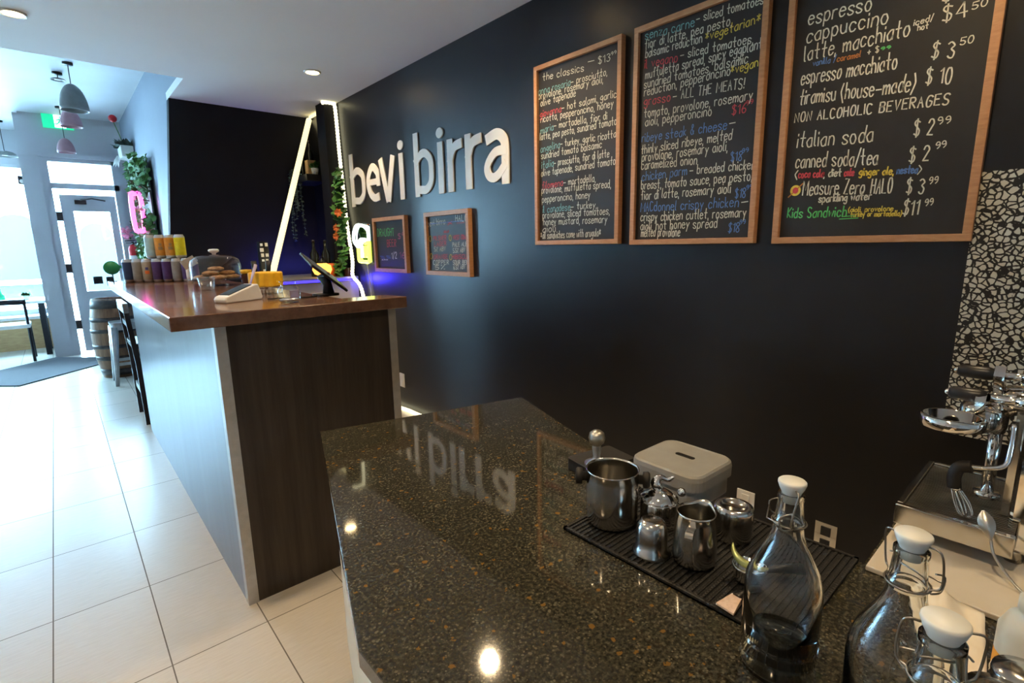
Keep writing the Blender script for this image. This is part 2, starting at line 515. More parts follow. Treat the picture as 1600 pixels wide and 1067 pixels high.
def glyph(ch):
    o = []
    wd = 0
    for st in G[ch].split('|'):
        sm = st[0] == '~'
        pts = [(int(q[0], 16), int(q[1], 16) - 3) for q in st.lstrip('~').split()]
        wd = max(wd, max(p[0] for p in pts))
        if sm and len(pts) > 2:
            pts = [(p.x, p.y) for p in smooth_line([(x, y, 0) for x, y in pts], 3)]
        o.append(pts)
    return o, wd

def ribbon(mb, pts, w, mi, to3):
    """flat stroke: a strip of width w along a polyline, mapped to 3D by to3(x, y)"""
    n = len(pts)
    L, R = [], []
    for i in range(n):
        a, b = pts[max(i - 1, 0)], pts[min(i + 1, n - 1)]
        dx, dy = b[0] - a[0], b[1] - a[1]
        q = math.hypot(dx, dy) or 1
        nx, ny = -dy / q * w / 2, dx / q * w / 2
        ex = (dx / q * w * 0.3, dy / q * w * 0.3)
        px = pts[i][0] + (-ex[0] if i == 0 else ex[0] if i == n - 1 else 0)
        py = pts[i][1] + (-ex[1] if i == 0 else ex[1] if i == n - 1 else 0)
        L.append(to3(px + nx, py + ny)); R.append(to3(px - nx, py - ny))
    mb._add(L + R, [(i, i + 1, n + i + 1, n + i) for i in range(n - 1)], mi)

def write(mb, text, y0, z0, y1, z1, h, mi, x, stroke, rng):
    """one run of handwriting on the plane X = x, from (y0, z0) to (y1, z1), facing -X"""
    run, cur = [], 0.0
    for ch in text:
        if ch == ' ':
            cur += 4.5
            continue
        st, wd = glyph(ch)
        run.append((cur, st)); cur += wd + 2.2
    total = max(cur - 2.2, 1)
    sx = (y0 - y1) / total
    sz = h / 9.0
    for off, st in run:
        jz = rng.uniform(-0.35, 0.35) * sz
        sl = rng.uniform(-0.02, 0.10)
        for pts in st:
            q = []
            for (px, py) in pts:
                u = (off + px) * sx + py * sz * sl
                f = u / max(y0 - y1, 1e-6)
                q.append((u, z0 + (z1 - z0) * f + py * sz + jz))
            ribbon(mb, q, stroke, mi, lambda uu, vv: (x, y0 - uu, vv))
SANDWICH_TEXT = [
 ("the classics", "w", 2.056, 2.202, 1.775, 2.181, 0.039),
 ("-", "w", 1.748, 2.203, 1.71, 2.2, 0.035),
 ("$13", "w", 1.684, 2.19, 1.616, 2.188, 0.035),
 ("99", "w", 1.61, 2.207, 1.581, 2.208, 0.015),
 ("anna rosaria", "t", 2.088, 2.139, 1.863, 2.135, 0.039),
 ("- prosciutto,", "w", 1.859, 2.136, 1.633, 2.129, 0.037),
 ("provolone, rosemary aioli,", "w", 2.089, 2.116, 1.657, 2.101, 0.04),
 ("olive tapenade", "w", 2.073, 2.078, 1.828, 2.079, 0.04),
 ("giovanna", "r", 2.078, 2.024, 1.925, 2.024, 0.04),
 ("- hot salami, garlic", "w", 1.921, 2.028, 1.576, 2.021, 0.038),
 ("ricotta, pepperoncino, honey", "w", 2.074, 1.997, 1.593, 1.983, 0.04),
 ("maria", "t", 2.074, 1.941, 1.981, 1.946, 0.04),
 ("- mortadella, fior di", "w", 1.976, 1.951, 1.629, 1.934, 0.039),
 ("latte, pea pesto, sundried tomato", "w", 2.08, 1.91, 1.573, 1.901, 0.041),
 ("angelina", "t", 2.076, 1.844, 1.935, 1.851, 0.041),
 ("- turkey, garlic ricotta,", "w", 1.931, 1.853, 1.569, 1.845, 0.039),
 ("sundried tomato balsamic", "w", 2.071, 1.811, 1.658, 1.811, 0.041),
 ("italia", "t", 2.068, 1.76, 1.981, 1.765, 0.041),
 ("- prosciutto, fior di latte", "w", 1.977, 1.764, 1.613, 1.762, 0.04),
 ("olive tapenade, sundried tomato", "w", 2.072, 1.721, 1.575, 1.724, 0.042),
 ("filomena", "r", 2.066, 1.654, 1.913, 1.657, 0.042),
 ("- mortadella,", "w", 1.909, 1.659, 1.695, 1.657, 0.04),
 ("provolone, muffuletta spread,", "w", 2.07, 1.63, 1.6, 1.621, 0.042),
 ("pepperoncino, honey", "w", 2.067, 1.583, 1.727, 1.581, 0.042),
 ("il canadese", "t", 2.062, 1.527, 1.861, 1.53, 0.043),
 ("- turkey,", "w", 1.856, 1.532, 1.686, 1.53, 0.04),
 ("provolone, sliced tomatoes,", "w", 2.063, 1.497, 1.605, 1.495, 0.043),
 ("honey mustard, rosemary", "w", 2.058, 1.461, 1.619, 1.456, 0.043),
 ("aioli", "w", 2.064, 1.421, 1.967, 1.424, 0.043),
 ("*all sandwiches come with arugula*", "w", 2.08, 1.387, 1.657, 1.392, 0.044),
]
SPECIAL_TEXT = [
 ("senza carne", "t", 1.426, 2.222, 1.196, 2.206, 0.041),
 ("- sliced tomatoes,", "w", 1.187, 2.216, 0.919, 2.201, 0.038),
 ("fior di latte, pea pesto,", "w", 1.427, 2.186, 1.041, 2.164, 0.041),
 ("balsamic reduction", "w", 1.423, 2.149, 1.159, 2.138, 0.041),
 ("*vegetarian*", "y", 1.144, 2.138, 0.932, 2.141, 0.038),
 ("il vegano", "r", 1.424, 2.106, 1.266, 2.095, 0.042),
 ("- sliced tomatoes,", "w", 1.253, 2.1, 0.954, 2.079, 0.039),
 ("muffuletta spread, spicy eggplant", "w", 1.42, 2.063, 0.919, 2.051, 0.042),
 ("sundried tomatoes, balsamic", "w", 1.425, 2.025, 0.969, 2.015, 0.042),
 ("reduction, pepperoncino", "w", 1.424, 1.993, 1.035, 1.989, 0.042),
 ("*vegan*", "y", 1.032, 1.99, 0.911, 1.992, 0.037),
 ("grasso", "r", 1.422, 1.955, 1.293, 1.946, 0.042),
 ("- ALL THE MEATS!", "w", 1.279, 1.946, 0.977, 1.927, 0.041),
 ("tomato, provolone, rosemary", "w", 1.42, 1.903, 0.942, 1.879, 0.043),
 ("aioli, pepperoncino", "w", 1.413, 1.866, 1.103, 1.853, 0.043),
 ("$16", "r", 1.018, 1.838, 0.964, 1.838, 0.038),
 ("99", "r", 0.964, 1.862, 0.939, 1.865, 0.017),
 ("ribeye steak & cheese", "b", 1.429, 1.8, 1.037, 1.79, 0.043),
 ("-", "w", 1.025, 1.797, 1.002, 1.797, 0.038),
 ("thinly sliced ribeye, melted", "w", 1.431, 1.751, 1.014, 1.749, 0.043),
 ("provolone, rosemary aioli,", "w", 1.426, 1.718, 1.029, 1.709, 0.044),
 ("$18", "b", 1.011, 1.666, 0.969, 1.663, 0.038),
 ("99", "b", 0.968, 1.691, 0.944, 1.692, 0.017),
 ("caramelized onion", "w", 1.428, 1.683, 1.157, 1.674, 0.044),
 ("chicken parm", "b", 1.423, 1.633, 1.2, 1.636, 0.044),
 ("- breaded chicken", "w", 1.186, 1.637, 0.915, 1.626, 0.041),
 ("breast, tomato sauce, pea pesto,", "w", 1.425, 1.595, 0.924, 1.586, 0.044),
 ("fior di latte, rosemary aioli", "w", 1.424, 1.55, 1.006, 1.546, 0.045),
 ("$18", "b", 0.985, 1.525, 0.945, 1.524, 0.039),
 ("99", "b", 0.942, 1.552, 0.92, 1.555, 0.017),
 ("MACdonnel crispy chicken", "b", 1.425, 1.497, 0.97, 1.49, 0.045),
 ("-", "w", 0.958, 1.494, 0.933, 1.496, 0.038),
 ("crispy chicken cutlet, rosemary", "w", 1.424, 1.454, 0.937, 1.449, 0.045),
 ("aioli, hot honey spread", "w", 1.422, 1.414, 1.054, 1.413, 0.046),
 ("$18", "b", 1.005, 1.391, 0.961, 1.392, 0.04),
 ("99", "b", 0.96, 1.421, 0.938, 1.423, 0.018),
 ("melted provolone", "w", 1.419, 1.385, 1.221, 1.381, 0.046),
]
DRINK_TEXT = [
 ("espresso", "w", 0.765, 2.083, 0.582, 2.072, 0.054),
 ("$4", "w", 0.4, 2.033, 0.351, 2.03, 0.046),
 ("cappuccino", "w", 0.766, 2.027, 0.533, 2.02, 0.054),
 ("latte, macchiato", "w", 0.768, 1.967, 0.473, 1.966, 0.055),
 ("$4", "w", 0.394, 1.978, 0.34, 1.978, 0.046),
 ("50", "w", 0.33, 1.992, 0.299, 1.993, 0.02),
 ("espresso macchiato", "w", 0.773, 1.893, 0.496, 1.877, 0.056),
 ("$ 3", "w", 0.41, 1.884, 0.357, 1.875, 0.048),
 ("50", "w", 0.346, 1.904, 0.318, 1.903, 0.021),
 ("tiramisu (house-made)", "w", 0.773, 1.827, 0.444, 1.803, 0.056),
 ("$ 10", "w", 0.416, 1.814, 0.357, 1.805, 0.048),
 ("italian soda", "w", 0.769, 1.684, 0.539, 1.668, 0.058),
 ("$ 2", "w", 0.43, 1.67, 0.384, 1.663, 0.05),
 ("99", "w", 0.374, 1.693, 0.346, 1.69, 0.022),
 ("iced/", "w", 0.463, 1.99, 0.417, 1.991, 0.019),
 ("hot", "w", 0.452, 1.973, 0.427, 1.973, 0.019),
 ("vanilla /", "b", 0.739, 1.945, 0.67, 1.942, 0.022),
 ("caramel", "o", 0.665, 1.94, 0.598, 1.938, 0.021),
 ("+ $", "w", 0.578, 1.94, 0.548, 1.939, 0.02),
 ("99", "g", 0.542, 1.942, 0.517, 1.942, 0.009),
 ("NON ALCOHOLIC BEVERAGES", "w", 0.784, 1.77, 0.356, 1.746, 0.034),
 ("canned soda/tea", "w", 0.769, 1.612, 0.519, 1.595, 0.056),
 ("$ 2", "w", 0.434, 1.592, 0.386, 1.589, 0.048),
 ("99", "w", 0.372, 1.622, 0.348, 1.623, 0.021),
 ("Measure Zero", "w", 0.737, 1.516, 0.548, 1.505, 0.056),
 ("HALO", "w", 0.528, 1.504, 0.471, 1.501, 0.051),
 ("$ 3", "w", 0.431, 1.497, 0.388, 1.494, 0.049),
 ("99", "w", 0.377, 1.519, 0.357, 1.52, 0.022),
 ("$11", "w", 0.434, 1.429, 0.395, 1.429, 0.05),
 ("99", "w", 0.38, 1.453, 0.361, 1.456, 0.022),
 ("(", "w", 0.767, 1.577, 0.76, 1.577, 0.029),
 ("coca cola", "r", 0.756, 1.577, 0.674, 1.572, 0.029),
 (", diet", "w", 0.672, 1.571, 0.62, 1.569, 0.028),
 ("coke", "r", 0.61, 1.568, 0.582, 1.567, 0.027),
 ("ginger ale,", "y", 0.566, 1.565, 0.472, 1.558, 0.027),
 ("nestea", "b", 0.462, 1.559, 0.41, 1.556, 0.026),
 (")", "w", 0.408, 1.556, 0.401, 1.556, 0.025),
 ("sparkling water", "w", 0.682, 1.486, 0.526, 1.485, 0.029),
 ("Kids Sandwich", "g", 0.783, 1.438, 0.593, 1.433, 0.039),
 ("(aioli, provolone", "y", 0.587, 1.447, 0.461, 1.444, 0.019),
 ("turkey or mortadella)", "y", 0.579, 1.431, 0.437, 1.427, 0.019),
]
DRAUGHT_TEXT = [
 ("DRAUGHT", "g", 4.018, 1.446, 3.74, 1.443, 0.066),
 ("BEER", "r", 3.863, 1.358, 3.719, 1.36, 0.061),
 ("$9", "p", 3.679, 1.416, 3.573, 1.428, 0.044),
 ("zz", "b", 3.992, 1.264, 3.818, 1.267, 0.032),
 ("~~~", "w", 3.97, 1.242, 3.869, 1.245, 0.032),
 ("1/2", "w", 3.802, 1.264, 3.715, 1.266, 0.054),
 ("16", "p", 3.669, 1.267, 3.591, 1.269, 0.052),
]
BEER_TEXT = [
 ("bevi birra", "w", 3.24, 1.496, 3.018, 1.507, 0.05),
 ("HALO", "w", 2.892, 1.516, 2.763, 1.514, 0.047),
 ("x", "r", 2.984, 1.496, 2.933, 1.501, 0.042),
 ("~~~~", "r", 2.877, 1.501, 2.795, 1.501, 0.014),
 ("COLLAB", "r", 3.035, 1.446, 2.976, 1.448, 0.014),
 ("PILSNER", "r", 3.173, 1.396, 3.009, 1.4, 0.032),
 ("WEST COAST", "r", 2.928, 1.398, 2.748, 1.399, 0.031),
 ("LAGER", "r", 3.164, 1.355, 3.012, 1.361, 0.032),
 ("PALE ALE", "w", 2.937, 1.349, 2.772, 1.354, 0.031),
 ("5% ABV", "w", 3.167, 1.32, 3.026, 1.323, 0.033),
 ("5.5% ABV", "w", 2.934, 1.311, 2.796, 1.316, 0.031),
 ("ORANGE", "r", 3.178, 1.265, 3.001, 1.271, 0.033),
 ("HIBISCUS", "r", 2.949, 1.267, 2.75, 1.273, 0.031),
 ("COPPER", "w", 3.187, 1.226, 2.992, 1.231, 0.033),
 ("SOUR BEER", "w", 2.94, 1.23, 2.747, 1.235, 0.031),
 ("5%", "w", 3.165, 1.192, 3.042, 1.198, 0.033),
 ("6.5% ABV", "w", 2.936, 1.197, 2.802, 1.204, 0.031),
 ("0", "y", 3.227, 1.39, 3.199, 1.39, 0.041),
 ("0", "y", 2.974, 1.393, 2.949, 1.393, 0.039),
 ("0", "y", 3.225, 1.265, 3.197, 1.266, 0.041),
 ("0", "y", 2.978, 1.262, 2.953, 1.263, 0.039),
]
# ------------------------------------------------------------------ the setting
XW, HC, HU = 2.07, 2.62, 3.07
struct('floor', MB().bb((-2.7, -2.6, -0.08), (2.17, 10.5, 0)), 'tile')
mb = MB()
mb.bb((-2.7, -2.6, HC), (0.905, 4.70, HC + 0.06)).bb((0.905, -2.6, HC), (2.17, 5.45, HC + 0.06))
struct('ceiling', mb, 'ceiling')
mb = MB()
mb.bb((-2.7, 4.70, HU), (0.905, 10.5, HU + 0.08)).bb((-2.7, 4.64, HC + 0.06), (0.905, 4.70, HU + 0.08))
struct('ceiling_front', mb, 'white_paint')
struct('wall_right', MB().bb((XW, -2.6, 0), (2.17, 5.45, HC)), 'navy')
# black end wall whose left edge leans outward, and the pale wall that runs from it to the entrance
mb = MB()
xt, xb = 0.905, 0.62
mb._add([(xb, 5.35, 0), (XW, 5.35, 0), (XW, 5.35, HC), (xt, 5.35, HC), (xb, 5.45, 0), (XW, 5.45, 0), (XW, 5.45, HC), (xt, 5.45, HC)],
        [(0, 1, 2, 3), (4, 5, 6, 7), (0, 1, 5, 4), (1, 2, 6, 5), (2, 3, 7, 6), (3, 0, 4, 7)])
struct('wall_back', mb, 'black_wall')
mb = MB()
N = 8
vs = []
for i in range(N + 1):
    t = i / N
    y = 5.452 + (9.1 - 5.452) * t
    b0 = xb + (0.9 - xb) * min(1, t * 4)
    vs += [(b0, y, 0), (0.905, y, HC), (0.905, y, HU + 0.02), (b0 + 0.1, y, 0), (1.0, y, HC), (1.0, y, HU + 0.02)]
fs = []
for i in range(N):
    k, q = i * 6, i * 6 + 6
    fs += [(k, q, q + 1, k + 1), (k + 1, q + 1, q + 2, k + 2), (k + 3, q + 3, q + 4, k + 4), (k + 4, q + 4, q + 5, k + 5), (k + 2, q + 2, q + 5, k + 5), (k, q, q + 3, k + 3)]
fs += [(0, 1, 4, 3), (1, 2, 5, 4), (N * 6, N * 6 + 1, N * 6 + 4, N * 6 + 3)]
mb._add(vs, fs)
mb.bb((0.905, 4.64, HC + 0.06), (1.0, 5.452, HU + 0.02))
struct('wall_entrance_side', mb, 'blue_grey')
mb = MB()
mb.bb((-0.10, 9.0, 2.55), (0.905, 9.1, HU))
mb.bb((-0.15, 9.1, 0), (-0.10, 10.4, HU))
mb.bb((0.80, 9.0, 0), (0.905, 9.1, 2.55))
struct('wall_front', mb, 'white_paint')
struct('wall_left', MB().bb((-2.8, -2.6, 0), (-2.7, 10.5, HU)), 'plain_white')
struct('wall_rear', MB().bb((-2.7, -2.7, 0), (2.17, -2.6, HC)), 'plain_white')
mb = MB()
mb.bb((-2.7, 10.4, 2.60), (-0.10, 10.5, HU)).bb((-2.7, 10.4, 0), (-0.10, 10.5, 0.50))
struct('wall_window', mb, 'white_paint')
# front window of the bay
w = struct('window_1', MB().bb((-2.7, 10.41, 0.50), (-0.10, 10.49, 0.54)).bb((-2.7, 10.41, 2.56), (-0.10, 10.49, 2.60)).bb((-0.16, 10.41, 0.54), (-0.10, 10.49, 2.56)).bb((-1.42, 10.41, 0.54), (-1.36, 10.49, 2.56)), 'white_paint')
struct('window_pane', MB().bb((-2.7, 10.447, 0.54), (-1.42, 10.453, 2.56)).bb((-1.36, 10.447, 0.54), (-0.16, 10.453, 2.56)), 'pane', parent=w)
# entrance: frame, transom and glazed door leaf
tr_ = MB()
tr_.bb((-0.13, 8.95, 0), (0.10, 9.12, 2.55)).bb((0.10, 8.97, 2.17), (0.80, 9.1, 2.24)).bb((0.10, 8.97, 2.50), (0.80, 9.1, 2.55)).bb((0.745, 8.97, 0), (0.82, 9.1, 2.55))
tr_.bb((-0.16, 8.93, 0), (0.02, 8.95, 2.55)).bb((-0.16, 8.92, 2.55), (0.90, 9.0, 2.60))
fr_ = struct('trim_entrance', tr_, 'white_paint')
struct('transom_pane', MB().bb((0.10, 9.03, 2.24), (0.745, 9.036, 2.50)), 'pane', parent=fr_)
d_ = MB()
d_.bb((0.155, 9.0, 0.03), (0.275, 9.045, 2.10)).bb((0.655, 9.0, 0.03), (0.735, 9.045, 2.10)).bb((0.275, 9.0, 0.03), (0.655, 9.045, 0.84)).bb((0.275, 9.0, 1.89), (0.655, 9.045, 2.10))
dr = struct('door_1', d_, 'white_paint')
struct('door_pane', MB().bb((0.275, 9.02, 0.84), (0.655, 9.026, 1.89)), 'pane', parent=dr)
for z in (0.40, 1.15, 1.82):
    struct('hinge', MB().bb((0.10, 8.985, z - 0.06), (0.16, 9.0, z + 0.06)), 'hoop', parent=dr)
cl = MB().bb((0.30, 8.94, 1.98), (0.42, 9.0, 2.03)).tube([(0.36, 8.93, 2.03), (0.48, 8.90, 2.05), (0.62, 8.96, 2.03)], 0.008, 6)
struct('door_closer', cl, 'hoop', parent=dr)
struct('notice', MB().bb((0.50, 9.008, 0.90), (0.57, 9.012, 1.02)).bb((0.36, 9.008, 0.93), (0.46, 9.012, 1.03)), 'out_blue', parent=dr)
# boxed-in post at the end of the bar wall
struct('trim_post', MB().bb((1.955, 4.68, 0), (XW, 4.86, HC)), 'black_wall')

# outside: street, pale house fronts with arched openings
struct('ground_street', MB().bb((-14, 10.55, -0.25), (14, 26, -0.12)), 'street')
def arch_panel(mb, x, y, z0, w, h, mi):
    pts = [(x - w / 2, y, z0), (x + w / 2, y, z0)] + arc((x, y, z0 + h), w / 2, 0, PI, 10, 'xz')
    n_ = len(pts)
    mb._add([(p[0], p[1] - 0.04, p[2]) for p in pts] + [(p[0], p[1] + 0.02, p[2]) for p in pts],
            [tuple(range(n_)), tuple(range(n_, 2 * n_))] + [(i, (i + 1) % n_, n_ + (i + 1) % n_, n_ + i) for i in range(n_)], mi)
t_ = thing('house_front', 'sunlit pale masonry house across the street with arched blue openings', 'building', (0, 0, 0))
hb = MB().bb((-9, 22, -0.12), (0.2, 24, 7.5)).bb((-9, 21.9, 3.2), (0.2, 22, 3.45)).bb((-9, 21.9, 0.4), (0.2, 22, 0.55))
hb.build('wall', 'brick_out', t_)
for x in (-7.2, -4.9, -2.6, -0.75):
    q = MB(); arch_panel(q, x, 22, 0.0, 1.25, 1.9, 0); q.build('archway', 'out_blue', t_)
for x in (-6.4, -3.7, -1.2):
    MB().bb((x - 0.45, 21.97, 4.1), (x + 0.45, 22.02, 5.6)).build('upper_window', 'out_blue', t_)
t_ = thing('house_front', 'pale house seen through the glazed entrance door and transom', 'building', (0, 0, 0))
MB().bb((0.6, 20, -0.12), (6, 22, 5.6)).build('wall', 'brick_out', t_)
q = MB(); arch_panel(q, 1.05, 20, 0.0, 0.8, 1.8, 0); q.build('archway', 'out_blue', t_)
MB().bb((1.9, 19.97, 1.0), (2.6, 20.02, 2.6)).build('window', 'out_blue', t_)

# downlights set into the ceilings
def downlight(x, y, z, label, power=26.0):
    o = thing('ceiling_downlight', label, 'ceiling light', (x, y, z - 0.008), 0, 'round warm ceiling downlights')
    MB().lathe([(0.045, 0.0), (0.058, -0.004), (0.060, 0.008), (0.045, 0.008)], seg=24, close=True).build('trim_ring', 'white_plastic', o)
    MB().lathe([(0, 0.004), (0.045, 0.004), (0.045, 0.008), (0, 0.008)], seg=24).build('lens', 'downlight', o.children[0])
    s = lamp('downlight_lamp', 'SPOT', (x, y, z - 0.03), power, (1.0, 0.74, 0.44), 0.04, spot_size=math.radians(125), spot_blend=0.75)
    return o
downlight(1.595, 3.967, HC, 'round warm ceiling downlight above the bar, near the light-strung corner post', 24)
downlight(0.012, 4.0, HC, 'round warm ceiling downlight over the aisle at the top left of the photo', 22)
downlight(1.557, 2.02, HC, 'warm downlight mirrored in the near half of the granite top', 36)
downlight(1.5, 0.3, HC, 'added warm downlight out of view above the coffee machine', 18)  # unseen fixture, added to brighten the counter around the machine
downlight(0.0, 2.0, HC, 'added warm downlight out of view over the tiled aisle', 28)  # unseen fixture, added to brighten the aisle and counter
downlight(0.0, 0.2, HC, 'added warm downlight out of view over the near end of the aisle', 26)  # added beside the camera to lift the near counter, never in view
downlight(-1.5, 3.0, HC, 'added warm downlight out of view over the far side of the room', 28)  # invented fixture beyond the view, added for general brightness
downlight(-1.5, 0.8, HC, 'added warm downlight out of view on the near far side of the room', 28)  # second invented fixture on this side, added as fill light
# ------------------------------------------------------------------ menu boards on the navy wall
COLS = 'wtrgybop'
def board(label, ya, yb, z0, z1, fw, text, stroke, proj=0.032, group='framed chalkboards'):
    """ya > yb: left and right edges as seen from the room"""
    o = thing('menu_board', label, 'menu board', (0, 0, 0), 0, group)
    x1 = XW - 0.001
    x0 = XW - proj
    f = MB()
    f.bb((x0, yb, z0), (x1, ya, z0 + fw), 0, 0.002).bb((x0, yb, z1 - fw), (x1, ya, z1), 0, 0.002)
    f.bb((x0, yb, z0 + fw), (x1, yb + fw, z1 - fw), 0, 0.002).bb((x0, ya - fw, z0 + fw), (x1, ya, z1 - fw), 0, 0.002)
    f.build('frame', 'frame_wood', o)
    MB().bb((2.0535, yb + fw, z0 + fw), (x1, ya - fw, z1 - fw)).build('chalk_panel', 'chalkboard', o)
    rng = random.Random(len(label))
    mb = MB()
    for (t, c, a, b, cc, d, h) in text:
        write(mb, t, a, b, cc, d, h * 0.88, COLS.index(c), 2.0528, stroke * (0.7 if h < 0.026 else 1), rng)
    extra(mb, label)
    mb.build('lettering', ['chalk_' + k for k in COLS], o)
    return o

def extra(mb, label):
    line = lambda a, b, w, c: ribbon(mb, [a, b], w, COLS.index(c), lambda y, z: (2.0526, y, z))
    if 'drinks' in label:
        pts = [(0.762 + 0.018 * math.cos(t * PI / 10), 1.533 + 0.019 * math.sin(t * PI / 10)) for t in range(20)]
        mb.poly([(2.0527, p[0], p[1]) for p in pts], COLS.index('y'))
        pts = [(0.762 + 0.010 * math.cos(t * PI / 10), 1.533 + 0.011 * math.sin(t * PI / 10)) for t in range(20)]
        mb.poly([(2.0524, p[0], p[1]) for p in pts], COLS.index('r'))
        line((0.785, 1.511), (0.738, 1.556), 0.004, 'o')
        line((0.612, 1.425), (0.556, 1.426), 0.003, 'g')
        line((0.605, 1.433), (0.565, 1.434), 0.003, 'g')
    if 'beer list' in label:
        line((3.26, 1.512), (2.80, 1.518), 0.004, 'b')

board('tall oak-framed chalkboard listing the classics, leftmost of the three big menus', 2.111, 1.540, 1.353, 2.277, 0.023, SANDWICH_TEXT, 0.0034)
board('tall oak-framed chalkboard of specials with blue headings, middle of the three big menus', 1.474, 0.8955, 1.347, 2.277, 0.023, SPECIAL_TEXT, 0.0036)
board('oak-framed chalkboard of drinks and coffee prices, nearest the pebble panel', 0.828, 0.257, 1.344, 2.277, 0.023, DRINK_TEXT, 0.0040)
board('small oak-framed chalkboard with green DRAUGHT heading, beside the neon mug', 4.070, 3.538, 1.1525, 1.593, 0.030, DRAUGHT_TEXT, 0.006, 0.035)
board('small oak-framed chalkboard with a red beer list, right of the green DRAUGHT board', 3.263, 2.727, 1.1515, 1.593, 0.030, BEER_TEXT, 0.005, 0.035)

# ------------------------------------------------------------------ raised white letters
sg = thing('wall_lettering', 'large raised off-white bar name lettering on the navy wall above small boards', 'wall sign', (XW, 0, 0))
def letter(strokes, dots=()):
    mb = MB()
    for si, (pts, w) in enumerate(strokes):
        ribbon(mb, [(p.x, p.y) for p in smooth_line([(a, b, 0) for a, b in pts], 5)] if len(pts) > 2 else pts, w, 0, lambda y, z, si=si: (-0.010 - 0.0012 * si, y, z))
    for (y, z, ry, rz) in dots:
        mb.poly([(-0.010, y + ry * math.cos(k * PI / 10), z + rz * math.sin(k * PI / 10)) for k in range(20)])
    ext = bmesh.ops.extrude_face_region(mb.bm, geom=mb.bm.faces[:])
    for q in ext['geom']:
        if isinstance(q, bmesh.types.BMVert):
            q.co.x = -0.002
    mb.build('letter', 'lettering_white', sg)
M['lettering_white'] = mottled('off_white_lettering', (0.74, 0.72, 0.66), (0.78, 0.76, 0.70), 0.45, 10)
B0, XH, AS = 1.731, 2.030, 2.136
def L_b(ya, yb):
    w = 0.062; l = ya - w / 2; r = yb + w / 2; mid = (l + r) / 2
    letter([([(l, AS), (l, B0)], w), ([(l + 0.01, XH - 0.075), (mid + 0.03, XH - 0.03), (mid - 0.03, XH - 0.03), (r + 0.012, XH - 0.075), (r, (XH + B0) / 2), (r + 0.012, B0 + 0.07), (mid - 0.03, B0 + 0.026), (mid + 0.03, B0 + 0.026), (l, B0 + 0.032)], w * 0.92)])
def L_e(ya, yb):
    w = 0.060; l = ya - w / 2; r = yb + w / 2; mid = (l + r) / 2; mz = (XH + B0) / 2 + 0.005
    letter([([(l, mz), (r + 0.003, mz)], 0.048), ([(r, mz - 0.02), (r + 0.004, mz + 0.05), (r + 0.03, XH - 0.06), (mid, XH - 0.026), (l - 0.03, XH - 0.07), (l, mz), (l - 0.03, B0 + 0.07), (mid - 0.01, B0 + 0.026), (r + 0.01, B0 + 0.032)], w)])
def L_v(ya, yb):
    w = 0.066; mid = (ya + yb) / 2
    letter([([(ya - w / 2, XH), (mid + 0.008, B0)], w), ([(yb + w / 2, XH), (mid - 0.008, B0)], w)])
def L_i(ya, yb):
    mid = (ya + yb) / 2
    letter([([(mid, XH), (mid, B0)], 0.064)], [(mid, 2.106, 0.041, 0.034)])
def L_r(ya, yb):
    w = 0.063; l = ya - w / 2
    letter([([(l, XH), (l, B0)], w), ([(l, XH - 0.115), (l - 0.025, XH - 0.065), (l - 0.06, XH - 0.035), (yb, XH - 0.026)], w * 0.95)])
def L_a(ya, yb):
    w = 0.064; l = ya - w / 2; r = yb + w / 2; mid = (l + r) / 2
    letter([([(r, B0), (r, XH - 0.11), (r + 0.02, XH - 0.055), (mid - 0.01, XH - 0.027), (l - 0.012, XH - 0.045)], w),
            ([(r, XH - 0.125), (mid, XH - 0.128), (l - 0.02, B0 + 0.125), (l, B0 + 0.08), (l - 0.02, B0 + 0.04), (mid + 0.02, B0 + 0.026), (mid - 0.03, B0 + 0.045), (r, B0 + 0.09)], 0.054)])
L_b(4.479, 4.197); L_e(4.170, 3.931); L_v(3.938, 3.676); L_i(3.639, 3.528)
L_b(3.395, 3.139); L_i(3.097, 3.011); L_r(2.971, 2.821); L_r(2.771, 2.620); L_a(2.582, 2.349)

# ------------------------------------------------------------------ outlets, terrazzo panel
def outlet(y, z, label, chrome=False):
    o = thing('wall_outlet', label, 'outlet', (XW, y, z), 0)
    cp = MB().box((-0.004, 0, 0), (0.007, 0.075, 0.118), bevel=0.002).build('cover_plate', 'chrome' if chrome else 'white_plastic', o)
    for s in (-1, 1):
        MB().box((-0.009, 0, s * 0.026), (0.004, 0.034, 0.036), bevel=0.002).build('socket', 'black_plastic' if chrome else 'white_plastic', cp)
outlet(3.77, 0.248, 'white wall outlet low on the navy wall beside the bar end')
outlet(0.865, 0.255, 'white wall outlet behind the upturned steel cup')
outlet(0.557, 0.236, 'shiny wall outlet with black sockets right of the upturned cup', True)
tp = tag(MB().bb((XW - 0.014, -0.9, 0.745), (XW - 0.0005, 0.262, 1.542)).build('pebble_panel', 'terrazzo'), 'black and cream pebble terrazzo panel on the wall behind the coffee machine', 'wall panel')
